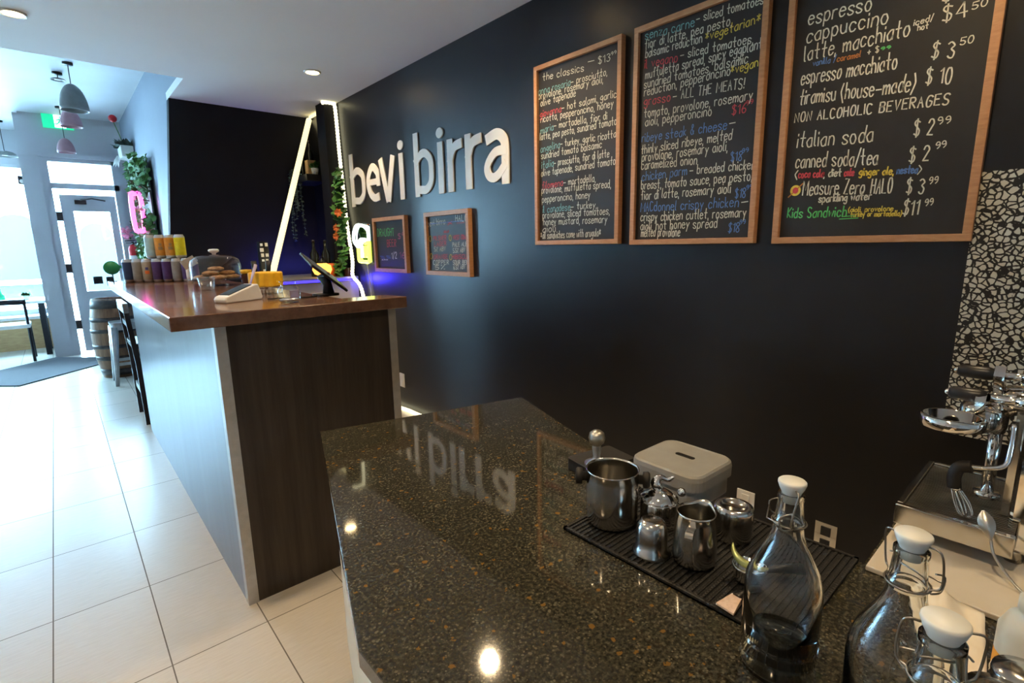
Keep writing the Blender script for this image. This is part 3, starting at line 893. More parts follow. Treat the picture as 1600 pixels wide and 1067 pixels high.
# ------------------------------------------------------------------ the bar counter
bar = thing('bar_counter', 'tall bar counter with walnut top, dark grained end and grey aisle side', 'counter', (0.7, 3.3, 0))
def loc(o, mb, off):
    for q in mb.bm.verts:
        q.co -= V(off)
    return mb
off = (0.7, 3.3, 0)
loc(0, MB().bb((0.385, 2.05, 0), (0.45, 4.70, 1.097)), off).build('side_panel', 'grey_laminate', bar)
loc(0, MB().bb((0.418, 2.013, 0), (1.055, 2.05, 1.097)), off).build('end_panel', 'laminate', bar)
loc(0, MB().bb((0.383, 2.009, 0), (0.420, 2.052, 1.097)), off).build('corner_trim', 'alu', bar)
loc(0, MB().bb((1.053, 2.009, 0), (1.088, 2.052, 1.097)), off).build('corner_trim', 'alu', bar)
loc(0, MB().bb((0.45, 4.64, 0), (0.86, 4.70, 1.097)).bb((0.83, 2.05, 0), (0.86, 4.64, 1.097)), off).build('inner_panel', 'laminate', bar)
loc(0, MB().prism([(0.252, 1.975), (1.128, 1.975), (1.110, 2.125), (0.90, 2.125), (0.90, 4.755), (0.268, 4.755)], 1.097, 1.145), off).build('countertop', 'walnut', bar, bevel=0.003)
BT = 1.145

# cans stacked in two rows with a shorter row on top
M['can_silver'] = mottled('brushed_can_silver', (0.55, 0.55, 0.56), (0.62, 0.62, 0.63), 0.28, 30, metal=0.9)
CANL = {}
def can_label(key, c):
    M['can_' + key] = mottled('can_label_' + key, tuple(x * 0.85 for x in c), c, 0.35, 40)
for k, c in {'purple': (0.075, 0.03, 0.15), 'blue': (0.03, 0.05, 0.13), 'tan': (0.36, 0.29, 0.20), 'orange': (0.62, 0.27, 0.03), 'yellow': (0.72, 0.66, 0.02), 'grey': (0.28, 0.27, 0.25), 'paleblue': (0.40, 0.62, 0.70), 'olive': (0.2, 0.19, 0.11)}.items():
    can_label(k, c)
def can(x, y, z, key, mark, label, rz=0.0):
    o = thing('beer_can', label, 'can', (x, y, z), rz, 'stacked tall beer cans')
    MB().lathe([(0, 0.004), (0.024, 0.0), (0.033, 0.012), (0.033, 0.146), (0.0262, 0.158), (0.0262, 0.161), (0.024, 0.1575), (0, 0.1575)], seg=20).build('body', 'can_silver', o)
    MB().lathe([(0.0334, 0.020), (0.0336, 0.021), (0.0336, 0.139), (0.0334, 0.140)], seg=20).build('label_wrap', 'can_' + key, o)
    if mark:
        q = MB()
        for k, (zz, hh, ww) in enumerate(((0.095, 0.018, 0.5), (0.070, 0.022, 0.8))):
            n_ = 6
            vs = [(0.034 * math.cos(-PI / 2 - 0.5 + (i / n_ - 0.5) * ww), 0.034 * math.sin(-PI / 2 - 0.5 + (i / n_ - 0.5) * ww), zz + s * hh / 2) for i in range(n_ + 1) for s in (-1, 1)]
            q._add(vs, [(2 * i, 2 * i + 2, 2 * i + 3, 2 * i + 1) for i in range(n_)], k)
        q.build('emblem', ['blue_ink', 'orange_ink'] if key == 'tan' else ['olive_ink', 'olive_ink'], o)
    return o
M['blue_ink'] = mottled('blue_ink', (0.05, 0.05, 0.2), (0.06, 0.06, 0.24), 0.5, 20)
M['orange_ink'] = mottled('orange_ink', (0.75, 0.16, 0.03), (0.8, 0.2, 0.04), 0.5, 20)
M['olive_ink'] = mottled('olive_ink', (0.30, 0.20, 0.10), (0.34, 0.22, 0.12), 0.5, 20)
ax, ay = V((0.375, 4.455)), V((0.690, 4.175))
dx = (ay - ax).normalized()
nn = V((-dx.y, dx.x))
ordw = ['leftmost', 'second', 'third', 'fourth', 'fifth', 'sixth', 'seventh']
lowk = ['blue', 'grey', 'tan', 'purple', 'purple', 'grey', 'purple']
nm = {'blue': 'dark blue', 'grey': 'grey', 'tan': 'tan', 'purple': 'purple', 'orange': 'orange', 'yellow': 'yellow', 'paleblue': 'pale blue', 'olive': 'olive'}
for i in range(7):
    p = ax + dx * (0.0685 * i)
    can(p.x, p.y, BT, lowk[i], lowk[i] == 'tan', f"{nm[lowk[i]]} labelled tall can, {ordw[i]} can in the front bottom row of the stack", i * 0.1)
for i in range(7):
    p = ax + dx * (0.0685 * i) + nn * 0.0685
    can(p.x, p.y, BT, ['purple', 'grey', 'blue'][i % 3], False, f"{nm[['purple', 'grey', 'blue'][i % 3]]} tall can, {ordw[i]} in the hidden back bottom row of the stack")
upk = ['paleblue', 'orange', 'orange', 'yellow']
for i in range(4):
    p = ax + dx * (0.0685 * i + 0.155) + nn * 0.034
    can(p.x, p.y, BT + 0.1615, upk[i], upk[i] == 'orange', f"{nm[upk[i]]} labelled tall can, {ordw[i]} can in the upper row of the stack", 0.3 + i * 0.05)

# green round paddle on a thin stick at the far corner
o = thing('round_paddle', 'green round paddle sign on a thin stick at the far end of the bar', 'sign', (0.300, 4.70, BT))
MB().cyl((0, 0, 0.004), (0, 0, 0.06), 0.004).lathe([(0, 0), (0.022, 0), (0.022, 0.004), (0, 0.004)]).build('stick', 'black_metal', o)
MB().lathe([(0, -0.004), (0.048, -0.004), (0.048, 0.004), (0, 0.004)], (0, 0, 0.10), axis=(0, 1, 0)).box((0.062, 0, 0.105), (0.04, 0.007, 0.022)).build('disc', 'green', o)

# label on a white post
o = thing('tag_holder', 'beige handwritten tag on a white post between cans and cake dome', 'tag', (0.648, 3.93, BT))
MB().cyl((0, 0, 0), (0, 0, 0.105), 0.016).build('post', 'white_plastic', o)
MB().box((0.005, -0.018, 0.135), (0.085, 0.004, 0.060), Matrix.Rotation(-0.5, 3, 'Y')).build('tag', 'paper', o)

# cake stand, dome, cookies
CX, CY = 0.730, 3.56
o = thing('cake_plate', 'clear glass footed cake plate under the dome on the bar', 'plate', (CX, CY, BT))
MB().lathe([(0, 0), (0.06, 0), (0.055, 0.008), (0.022, 0.016), (0.022, 0.028), (0.145, 0.034), (0.152, 0.042), (0.145, 0.040), (0, 0.040)], seg=36).build('plate', 'thin_glass', o)
o = thing('glass_dome', 'clear glass cake dome with knob covering the cookies', 'dome', (CX, CY, BT + 0.043))
MB().lathe([(0.138, 0.0), (0.139, 0.07), (0.130, 0.112), (0.10, 0.134), (0.05, 0.142), (0.012, 0.143)], seg=40).build('cover', 'thin_glass', o)
MB().lathe([(0.010, 0.143), (0.012, 0.152), (0.028, 0.160), (0.030, 0.170), (0.022, 0.176), (0, 0.177)], seg=24).build('knob', 'white_plastic', o)
rg = random.Random(3)
ck = None
spots = [(0.086 * math.cos(a_), 0.086 * math.sin(a_), 0) for a_ in (3.3, 4.56, 5.81, 0.79, 2.04)] + [(0.056 * math.cos(a_), 0.056 * math.sin(a_), 0.0245) for a_ in (3.9, 6.0, 1.8)] + [(0.0, -0.005, 0.049)]
cl_ = ['nearest the aisle on the plate', 'at the front of the plate', 'nearest the wall on the plate', 'at the back right of the plate', 'at the back left of the plate', 'on the second layer at the front left', 'on the second layer towards the wall', 'on the second layer at the back', 'topmost of the pile']
for i, (x, y, z) in enumerate(spots):
    if ck is None:
        q = MB().lathe([(0, 0), (0.034, 0), (0.0455, 0.007), (0.043, 0.017), (0.024, 0.024), (0, 0.024)], seg=18)
        for vv in q.bm.verts:
            vv.co *= 1 + rg.uniform(-0.04, 0.04)
        c = ck = q.build('cookie', 'cookie')
    else:
        c = ck.copy(); COL.objects.link(c)
    c.location = (CX + x, CY + y, BT + 0.0405 + z)
    c.rotation_euler = (0, 0, i * 1.3)
    tag(c, 'golden brown cookie under the glass dome, ' + cl_[i], 'cookie', 'cookies under the dome')

# small clear glass cup in front of the dome
o = tag(MB().lathe([(0, 0), (0.032, 0), (0.042, 0.07), (0.040, 0.07), (0.030, 0.006), (0, 0.006)], seg=24).build('glass_cup', 'thin_glass'), 'small clear glass cup in front of the cake dome', 'glass')
o.location = (0.60, 3.18, BT)

# payment terminal
o = thing('payment_terminal', 'off-white card payment terminal with dark screen on the near end of the bar', 'card terminal', (0.560, 2.375, BT), 0.42)
o.scale = (0.86, 0.86, 0.86)
q = MB()
prof = [(-0.100, 0), (0.095, 0), (0.105, 0.012), (0.085, 0.078), (0.066, 0.080), (-0.096, 0.030), (-0.105, 0.016)]
q._add([(p[0], s * 0.042, p[1]) for s in (-1, 1) for p in prof], [tuple(range(7)), tuple(range(7, 14))] + [(i, (i + 1) % 7, 7 + (i + 1) % 7, 7 + i) for i in range(7)])
q.build('body', 'white_plastic', o, bevel=0.006)
an = math.atan2(0.05, 0.162)
MB().box((-0.012, 0, 0.0575), (0.135, 0.066, 0.004), Matrix.Rotation(-an, 3, 'Y'), bevel=0.001).build('screen', 'black_plastic', o)

# yellow scalloped holder on a glass base, with a mauve stick leaning in front
o = thing('yellow_holder', 'bright yellow scalloped holder on a clear glass base, middle of the bar', 'holder', (0.755, 2.66, BT))
pts = []
for k in range(48):
    t = 2 * PI * k / 48
    r_ = 0.074 + 0.006 * math.cos(8 * t)
    pts.append((r_ * math.cos(t), r_ * math.sin(t)))
MB().prism(pts, 0.036, 0.105).build('bowl', 'yellow', o, bevel=0.006)
MB().lathe([(0, 0), (0.07, 0), (0.072, 0.03), (0.066, 0.0355), (0, 0.0355)], seg=28).build('base', 'thin_glass', o)
M['mauve'] = mottled('mauve_plastic', (0.35, 0.30, 0.42), (0.42, 0.37, 0.5), 0.3, 20)
tag(MB().tube([(0.640, 2.545, BT + 0.004), (0.668, 2.575, BT + 0.075), (0.700, 2.60, BT + 0.142)], [0.004, 0.005, 0.0075], 8).build('stirring_stick', 'mauve'), 'mauve plastic stick leaning on the yellow holder', 'stick')

# glass jar
o = thing('glass_jar', 'round clear glass tip jar at the near end of the bar', 'jar', (0.690, 2.145, BT))
MB().lathe([(0, 0.002), (0.032, 0.0), (0.042, 0.012), (0.046, 0.034), (0.040, 0.056), (0.028, 0.066), (0.030, 0.084), (0.0335, 0.086), (0.0335, 0.083)], seg=28).build('body', 'thin_glass', o)
MB().lathe([(0, 0.006), (0.033, 0.006), (0.038, 0.014), (0.02, 0.020), (0, 0.018)], seg=18).build('coins', 'can_silver', o)
MB().box((0.006, -0.044, 0.036), (0.034, 0.004, 0.030), bevel=0.001).build('sticker', 'mauve', o)

# tablet on a stand, seen from behind
o = thing('tablet_stand', 'black point-of-sale tablet tilted on its stand at the bar end', 'tablet', (0.905, 2.31, BT), 0.25)
R_ = Matrix.Rotation(0.62, 3, 'Y') @ Matrix.Rotation(0.45, 3, 'X')
MB().box((0.0, 0, 0.105), (0.215, 0.15, 0.012), R_, bevel=0.004).build('tablet', 'black_plastic', o)
MB().prism(rounded(0.10, 0.085, 0.02), 0, 0.010).build('foot', 'black_plastic', o)
MB().tube([(0.015, 0, 0.008), (0.012, 0, 0.05), (-0.005, 0, 0.095)], [0.026, 0.020, 0.030], 10).build('neck', 'black_plastic', o)
tag(MB().tube(smooth_line([(0.66, 2.33, BT + 0.004), (0.74, 2.30, BT + 0.004), (0.80, 2.27, BT + 0.004), (0.853, 2.285, BT + 0.004)], 5), 0.003, 6).build('power_cable', 'black_rubber'), 'thin black cable running between the terminal and the tablet', 'cable')

# tap tower with two black handles and chrome spout
o = thing('beer_tap', 'chrome beer tap tower with two black handles behind the yellow holder', 'beer tap', (0.845, 3.05, BT))
MB().lathe([(0, 0), (0.030, 0), (0.026, 0.008), (0.016, 0.012), (0.016, 0.06), (0, 0.062)], seg=20).tube([(-0.05, 0, 0.055), (0.05, 0, 0.055)], 0.014, 12).tube([(0.03, -0.012, 0.055), (0.03, -0.045, 0.050), (0.03, -0.055, 0.02)], 0.007, 8).tube([(-0.03, -0.012, 0.055), (-0.03, -0.045, 0.050), (-0.03, -0.055, 0.02)], 0.007, 8).build('tower', 'chrome', o)
for s in (-1, 1):
    MB().tube([(s * 0.03, -0.01, 0.062), (s * 0.034, -0.014, 0.10), (s * 0.038, -0.018, 0.15)], [0.007, 0.013, 0.015], 10).build('handle', 'black_plastic', o)

# brown jar with yellow lid
o = thing('spice_jar', 'small brown jar with a yellow lid behind the cake dome', 'jar', (0.862, 3.42, BT))
MB().lathe([(0, 0), (0.028, 0), (0.030, 0.006), (0.030, 0.06), (0.022, 0.07), (0, 0.07)], seg=20).build('body', 'brown_glass', o)
MB().lathe([(0, 0.07), (0.031, 0.07), (0.031, 0.092), (0, 0.094)], seg=20).build('lid', 'yellow', o)

# ------------------------------------------------------------------ back bar unit and its things
bu = thing('back_bar_unit', 'steel back bar unit with a blue light line against the navy wall', 'cabinet', (1.7, 4.9, 0))
MB().bb((-0.38, -0.42, 0.0), (0.365, 0.42, 1.06)).build('body', 'slab', bu)
MB().bb((-0.40, -0.44, 1.062), (0.36, 0.42, 1.10)).build('worktop', 'alu', bu)
MB().bb((-0.39, -0.446, 1.066), (0.345, -0.441, 1.084)).build('light_line', 'blue_led', bu)
lamp('light_line_glow', 'AREA', (1.95, 4.44, 1.075), 2.2, (0.04, 0.03, 1.0), 0.22, (PI / 2, 0, PI + 0.9), shape='RECTANGLE', size_y=0.02)
lamp('light_line_glow', 'AREA', (1.70, 5.20, 1.13), 1.6, (0.10, 0.12, 1.0), 0.6, (PI - 0.5, 0, 0), shape='RECTANGLE', size_y=0.03)
# patterned tall bottle
o = thing('patterned_tower', 'tall black tower with white patches standing left of the leaning light tube', 'drink dispenser', (1.36, 4.78, 1.10))
q = MB().box((0, 0, 0.16), (0.075, 0.06, 0.32))
q.build('body', 'black_plastic', o)
q = MB()
rr = random.Random(11)
for r_ in range(7):
    for c_i in range(2):
        if rr.random() < 0.8:
            q.box((-0.018 + 0.036 * c_i + rr.uniform(-0.004, 0.004), -0.031, 0.03 + r_ * 0.044), (rr.uniform(0.018, 0.030), 0.003, rr.uniform(0.018, 0.032)))
q.build('patches', 'white_plastic', o)
def bottle_dark(x, y, z, h, label, mat_='dark_bottle', sc=1.0, grp='dark bottles'):
    o = thing('liquor_bottle', label, 'bottle', (x, y, z), 0, grp)
    MB().lathe([(0, 0), (0.036 * sc, 0), (0.038 * sc, 0.008), (0.038 * sc, h * 0.62), (0.014 * sc, h * 0.76), (0.013 * sc, h * 0.94), (0, h * 0.94)], seg=18).build('body', mat_, o)
    MB().lathe([(0, h * 0.94), (0.015 * sc, h * 0.94), (0.015 * sc, h), (0, h)], seg=14).build('cap', 'black_plastic', o)
bottle_dark(1.78, 4.74, 1.10, 0.33, 'dark bottle with black cap standing right behind the glowing lantern', grp='dark bottles behind the lantern')
bottle_dark(1.875, 4.71, 1.10, 0.33, 'dark bottle with black cap beside the ivy-covered post', grp='dark bottles behind the lantern')
o = thing('lantern', 'glowing orange pumpkin lantern with black top on the back bar', 'lantern', (1.775, 4.565, 1.10))
o.scale = (0.8, 0.8, 0.8)
MB().lathe([(0, 0), (0.06, 0), (0.07, 0.012), (0.05, 0.02), (0, 0.02)], seg=24).build('base', 'hoop', o)
q = MB().lathe([(0.045, 0.02), (0.085, 0.04), (0.105, 0.085), (0.095, 0.13), (0.05, 0.155), (0, 0.157)], seg=40)
for vv in q.bm.verts:
    t = math.atan2(vv.co.y, vv.co.x); r_ = 1 + 0.06 * math.cos(8 * t)
    vv.co.x *= r_; vv.co.y *= r_
q.build('globe', 'lantern_glow', o)
MB().lathe([(0, 0.155), (0.045, 0.156), (0.030, 0.185), (0.012, 0.195), (0.012, 0.21), (0, 0.21)], seg=20).build('cap', 'black_metal', o)
MB().tube(arc((0, 0, 0.20), 0.03, 0, PI, 8, 'xz'), 0.004, 6).build('ring', 'black_metal', o)
o = tag(MB().lathe([(0, 0), (0.034, 0), (0.036, 0.10), (0.028, 0.12), (0, 0.12)], seg=18).build('candle_jar', mottled('amber_glass', (0.65, 0.14, 0.03), (0.7, 0.18, 0.04), 0.2, 10)), 'orange candle jar right of the glowing lantern', 'candle jar')
o.location = (1.885, 4.62, 1.10)
o = tag(MB().lathe([(0, 0), (0.03, 0), (0.035, 0.075), (0.032, 0.075), (0.028, 0.004), (0, 0.004)], seg=18).build('drinking_glass', 'brown_glass'), 'small amber glass on the back bar beside the light rope', 'glass')
o.location = (1.985, 4.52, 1.10)

# ------------------------------------------------------------------ light tubes
tag(MB().tube([(2.045, 5.27, 2.585), (1.335, 4.55, 1.116)], 0.026, 10).build('light_tube', 'led'), 'long warm white light tube leaning from the ceiling corner to the back bar', 'light tube')
tag(MB().tube([(2.045, 5.02, 2.603), (2.045, 5.24, 2.603)], 0.014, 8).build('light_tube', 'led'), 'short warm white light tube along the ceiling corner behind the post', 'light tube')
# rope light around the post
pts = [(1.93, 4.665, 2.60), (1.96, 4.655, 2.608), (2.02, 4.655, 2.608), (2.045, 4.65, 2.58), (2.045, 4.63, 2.2), (2.045, 4.605, 1.85), (2.035, 4.56, 1.55), (2.02, 4.47, 1.25), (1.99, 4.42, 1.11), (2.02, 4.35, 1.02), (2.03, 4.30, 0.85), (2.04, 4.2, 0.3), (2.04, 4.0, 0.03), (2.035, 3.6, 0.018), (2.04, 3.3, 0.018)]
sp = smooth_line(pts, 8)
L_ = [0.0]
for i in range(1, len(sp)):
    L_.append(L_[-1] + (sp[i] - sp[i - 1]).length)
def at_len(d):
    for i in range(1, len(sp)):
        if L_[i] >= d:
            t = (d - L_[i - 1]) / max(L_[i] - L_[i - 1], 1e-9)
            return sp[i - 1].lerp(sp[i], t)
    return sp[-1]
N_ = int(L_[-1] / 0.028)
q = MB()
pp, rr_ = [], []
for i in range(N_ * 2):
    pp.append(at_len(i * L_[-1] / (N_ * 2)))
    rr_.append(0.017 if i % 2 else 0.0125)
q.tube(pp, rr_, 8)
tag(q.build('rope_light', 'led_rope'), 'warm white rope light running down the corner post to the floor', 'rope light')

# ------------------------------------------------------------------ neon beer mug
o = thing('neon_sign', 'glowing beer mug neon sign, white foam over yellow mug, on the navy wall', 'neon sign', (2.045, 4.30, 1.39))
def ny(y, z): return (0, y, z)
foam = smooth_line([ny(0.12, -0.01), ny(0.165, 0.03), ny(0.15, 0.10), ny(0.09, 0.155), ny(0.0, 0.155), ny(-0.07, 0.14), ny(-0.125, 0.10), ny(-0.12, 0.03), ny(-0.06, 0.01), ny(0.0, 0.035), ny(0.05, 0.02), ny(0.08, -0.03)], 5, True)
MB().tube(foam, 0.015, 8, True).build('foam_tube', 'neon_white', o)
mug = smooth_line([ny(0.085, -0.01), ny(0.085, -0.08), ny(0.08, -0.15), ny(0.0, -0.158), ny(-0.11, -0.155), ny(-0.125, -0.08), ny(-0.125, 0.01), ny(-0.05, 0.0)], 5)
MB().tube(mug, 0.015, 8).build('mug_tube', 'neon_yellow', o)
for y in (0.02, -0.04, -0.085):
    MB().tube([ny(y, -0.02), ny(y, -0.125)], 0.011, 8).build('mug_line', 'neon_yellow' if y < 0 else 'neon_white', o)
MB().box((0.014, 0.0, 0.0), (0.006, 0.30, 0.33), bevel=0.01).build('backing', 'pane', o)
tag(MB().tube(smooth_line([(2.05, 4.245, 1.235), (2.055, 4.225, 1.05), (2.055, 4.20, 0.8), (2.055, 4.18, 0.4)], 4), 0.004, 6).build('sign_cord', 'white_plastic'), 'thin pale cord hanging down from the neon mug', 'cord')

# ------------------------------------------------------------------ ivy on the post
def leaf_shape(mb, p, d, upn, s, mi=0):
    d = d.normalized(); side = d.cross(upn).normalized(); nrm = side.cross(d)
    pr = [(0, 0), (0.55, 0.25), (0.45, 0.55), (0.22, 0.62), (0, 1.0)]
    vs = [p + side * (a * s) + d * (b_ * s) + nrm * (0.12 * s * (1 - abs(a) * 2)) for a, b_ in pr] + [p - side * (a * s) + d * (b_ * s) + nrm * (0.12 * s * (1 - abs(a) * 2)) for a, b_ in pr[1:4][::-1]]
    c = p + d * (0.45 * s) + nrm * (0.2 * s)
    n_ = len(vs)
    mb._add(vs + [c], [(i, (i + 1) % n_, n_) for i in range(n_)], mi, True)
rg = random.Random(5)
iv = thing('ivy_garland', 'green ivy garland wound around the light-strung corner post', 'garland', (0, 0, 0))
path = smooth_line([(2.02, 4.62, 2.0), (2.01, 4.60, 1.8), (1.99, 4.57, 1.6), (1.97, 4.52, 1.42), (1.96, 4.55, 1.2), (1.965, 4.60, 1.11)], 6)
MB().tube(path, 0.006, 6).build('stem', 'leaf_dark', iv)
q = MB()
for p in path:
    for k in range(4):
        d = V((rg.uniform(-0.8, 0.0), rg.uniform(-1, 0.1), rg.uniform(-1, 0.4)))
        if p.z < 1.4 and k > 1: continue
        leaf_shape(q, p + V((rg.uniform(-0.03, 0.01), rg.uniform(-0.05, 0.03), rg.uniform(-0.04, 0.04))), d, V((-0.6, -0.6, 0.5)), rg.uniform(0.06, 0.11))
q.build('foliage', 'leaf', iv)
for z, y, x in ((1.66, 4.50, 1.93), (1.455, 4.50, 1.90), (1.53, 4.53, 1.92)):
    f_ = MB()
    for k in range(7):
        t = k * 2 * PI / 7
        leaf_shape(f_, V((x, y, z)), V((math.cos(t) * 0.9, -0.3, math.sin(t))), V((-0.5, -0.8, 0.1)), 0.045)
    f_.build('flower', 'orange', iv)

# ------------------------------------------------------------------ wall shelf with bottles and plants
o = thing('wall_shelf', 'black wall shelf high in the dark corner left of the post', 'shelf', (1.96, 5.12, 2.0))
MB().bb((-0.12, -0.21, -0.03), (0.105, 0.21, 0.03)).build('board', 'black_metal', o)
for i, (x, y, h) in enumerate(((1.93, 5.24, 0.30), (1.98, 5.15, 0.34), (2.01, 5.22, 0.28))):
    bottle_dark(x, y, 2.03, h, 'dark slim bottle on the black wall shelf, ' + ['leftmost', 'tallest', 'rearmost'][i] + ' of three', sc=0.75, grp='dark bottles on the wall shelf')
tag(MB().bb((1.90, 5.02, 2.031), (1.98, 5.09, 2.17)).build('gift_box', 'tan_wood'), 'small orange-brown box on the black wall shelf', 'box')
o = thing('potted_plant', 'small plant in a white pot at the right end of the black shelf', 'plant', (1.94, 4.96, 2.031))
MB().lathe([(0, 0), (0.026, 0), (0.034, 0.06), (0.030, 0.06), (0, 0.05)], seg=18).build('pot', 'porcelain', o)
q = MB()
for k in range(26):
    t = rg.uniform(0, 2 * PI)
    leaf_shape(q, V((0.012 * math.cos(t), 0.012 * math.sin(t), 0.055 + rg.uniform(0, 0.03))), V((math.cos(t), math.sin(t), rg.uniform(0.2, 1.4))), V((0, 0, 1)), rg.uniform(0.03, 0.06))
q.build('foliage', 'leaf', o)
o = thing('trailing_plant', 'grey-green trailing plant hanging from the left end of the black shelf', 'plant', (1.90, 5.28, 2.031))
MB().lathe([(0, 0), (0.022, 0), (0.032, 0.05), (0.028, 0.05), (0, 0.042)], seg=18).build('pot', 'black_plastic', o)
q = MB(); st = MB()
for k in range(9):
    t = rg.uniform(0, 2 * PI)
    ox, oy = -0.06 + rg.uniform(-0.05, 0.03), rg.uniform(-0.16, 0.02)
    ln = rg.uniform(0.25, 0.62)
    pl = smooth_line([V((0, 0, 0.045)), V((ox * 0.6, oy * 0.6, 0.07)), V((ox, oy, 0.0)), V((ox * 1.1, oy * 1.1, -ln * 0.5)), V((ox * 1.1, oy * 1.25, -ln))], 7)
    st.tube(pl, 0.0015, 5)
    for p in pl[4:]:
        for _ in range(2):
            leaf_shape(q, p, V((rg.uniform(-1, 1), rg.uniform(-1, 1), rg.uniform(-0.8, 0.3))), V((-0.3, -0.5, 0.8)), rg.uniform(0.016, 0.028))
st.build('stems', 'leaf_dark', o)
q.build('foliage', 'leaf_dark', o)
# ------------------------------------------------------------------ entrance zone
tag(MB().prism([(-0.454, 7.25), (0.50, 8.20), (-0.16, 8.90), (-1.13, 7.92)], 0.001, 0.012).build('floor_mat', 'mat_grey'), 'grey entrance floor mat lying on the tiles before the door', 'floor mat')

# oak barrel
o = thing('barrel', 'brown oak barrel with dark hoops standing by the entrance door', 'barrel', (0.41, 7.12, 0))
prof = [(0, 0.02), (0.165, 0.02), (0.168, 0.0), (0.178, 0.0), (0.205, 0.15), (0.222, 0.30), (0.228, 0.43), (0.222, 0.56), (0.205, 0.71), (0.180, 0.86), (0.168, 0.86), (0.166, 0.835), (0, 0.835)]
MB().lathe(prof, seg=36).build('staves', 'barrel_wood', o)
for z0, z1, r0, r1 in ((0.03, 0.10, 0.186, 0.200), (0.20, 0.245, 0.2145, 0.220), (0.33, 0.37, 0.2265, 0.229), (0.50, 0.54, 0.229, 0.2265), (0.62, 0.665, 0.220, 0.2145), (0.76, 0.845, 0.200, 0.186)):
    MB().lathe([(r0, z0), (r1, z1), (r1 - 0.004, z1), (r0 - 0.004, z0)], seg=36, close=True).build('hoop', 'hoop', o)

# metal stool
M['galv'] = mottled('brushed_grey_steel', (0.30, 0.30, 0.30), (0.36, 0.36, 0.36), 0.35, 20, metal=0.8)
o = thing('metal_stool', 'grey metal stool between the oak barrel and the black bar chair', 'stool', (0.475, 6.66, 0))
MB().prism(rounded(0.29, 0.29, 0.05), 0.625, 0.645).prism(rounded(0.28, 0.28, 0.05), 0.57, 0.625).build('seat', 'galv', o)
for sx in (-1, 1):
    for sy in (-1, 1):
        q = MB().tube([(sx * 0.115, sy * 0.115, 0.60), (sx * 0.165, sy * 0.165, 0.0)], [0.035, 0.017], 8)
        q.build('leg', 'galv', o)
q = MB()
for s in (-1, 1):
    q.box((s * 0.145, 0, 0.22), (0.008, 0.27, 0.03)).box((0, s * 0.145, 0.22), (0.27, 0.008, 0.03))
q.build('stretcher', 'galv', o)

# black bar chair, back towards the aisle
o = thing('bar_chair', 'black bar chair with grey-topped back rail at the far end of the bar', 'bar chair', (0.55, 5.075, 0))
for y in (-0.22, 0.22):
    MB().tube([(-0.165, y, 0.0), (-0.17, y, 0.5), (-0.20, y, 0.955)], [0.022, 0.024, 0.022], 4, smooth=False).build('rear_leg', 'black_metal', o)
    MB().tube([(0.17, y, 0.0), (0.15, y, 0.62)], 0.02, 4, smooth=False).build('front_leg', 'black_metal', o)
MB().box((-0.197, 0, 0.935), (0.035, 0.50, 0.075), bevel=0.004).build('back_rail', 'galv', o)
MB().box((-0.188, 0, 0.80), (0.02, 0.42, 0.04)).build('back_slat', 'black_metal', o)
MB().box((-0.01, 0, 0.635), (0.36, 0.46, 0.04), bevel=0.006).build('seat', 'black_metal', o)
q = MB()
for s in (-1, 1):
    q.box((0, s * 0.22, 0.22), (0.32, 0.02, 0.035)).box((s * 0.165, 0, 0.26), (0.02, 0.42, 0.05))
q.build('stretcher', 'galv', o)

# window seats: table, chair, bench, flower vase
o = thing('cafe_table', 'white-topped cafe table with black legs in the bright window bay', 'table', (-0.56, 9.60, 0))
MB().bb((-0.42, -0.32, 0.70), (0.40, 0.32, 0.735)).build('table_top', 'white_plastic', o)
for x in (-0.38, 0.34):
    for y in (-0.27, 0.27):
        MB().bb((x - 0.03, y - 0.03, 0), (x + 0.03, y + 0.03, 0.70)).build('leg', 'black_metal', o)
o = thing('cafe_chair', 'black-framed chair with pale seat, its back towards us at the window table', 'chair', (-0.55, 9.05, 0))
MB().tube(smooth_line([(-0.20, -0.20, 0.76), (-0.08, -0.225, 0.765), (0.08, -0.225, 0.765), (0.20, -0.20, 0.76)], 4), 0.035, 8).build('back_rail', 'black_metal', o)
MB().box((0, 0, 0.455), (0.42, 0.42, 0.05), bevel=0.015).build('seat', 'white_plastic', o)
for x in (-0.19, 0.19):
    MB().tube([(x, -0.21, 0), (x, -0.19, 0.45), (x, -0.205, 0.755)], 0.016, 8).build('rear_leg', 'black_metal', o)
    MB().tube([(x, 0.20, 0), (x, 0.18, 0.44)], 0.016, 8).build('front_leg', 'black_metal', o)
o = thing('window_bench', 'long tan wooden bench built along the front window', 'bench', (-1.4, 10.19, 0))
MB().bb((-1.25, -0.18, 0), (1.25, 0.20, 0.43)).build('box', 'tan_wood', o)
MB().bb((-1.27, -0.21, 0.43), (1.27, 0.20, 0.47)).build('seat', 'white_plastic', o)
o = thing('flower_vase', 'green glass vase with a red rose on the window table', 'vase', (-0.60, 9.55, 0.735))
M['green_glass'] = mottled('green_glass', (0.02, 0.45, 0.20), (0.03, 0.5, 0.24), 0.1, 20)
MB().lathe([(0, 0), (0.035, 0), (0.045, 0.03), (0.040, 0.075), (0.016, 0.11), (0.014, 0.17), (0.017, 0.175), (0, 0.17)], seg=18).build('body', 'green_glass', o)
MB().tube([(0, 0, 0.16), (-0.01, 0.0, 0.28), (-0.03, 0, 0.40)], 0.003, 5).build('stem', 'leaf', o)
MB().sphere((-0.03, 0, 0.42), 0.035, 10, 8).build('rose', 'red', o)
o = thing('table_plant', 'small green plant in a white pot at the right of the window table', 'plant', (-0.36, 9.63, 0.735))
MB().lathe([(0, 0), (0.03, 0), (0.04, 0.06), (0, 0.055)], seg=16).build('pot', 'porcelain', o)
q = MB(); rg = random.Random(9)
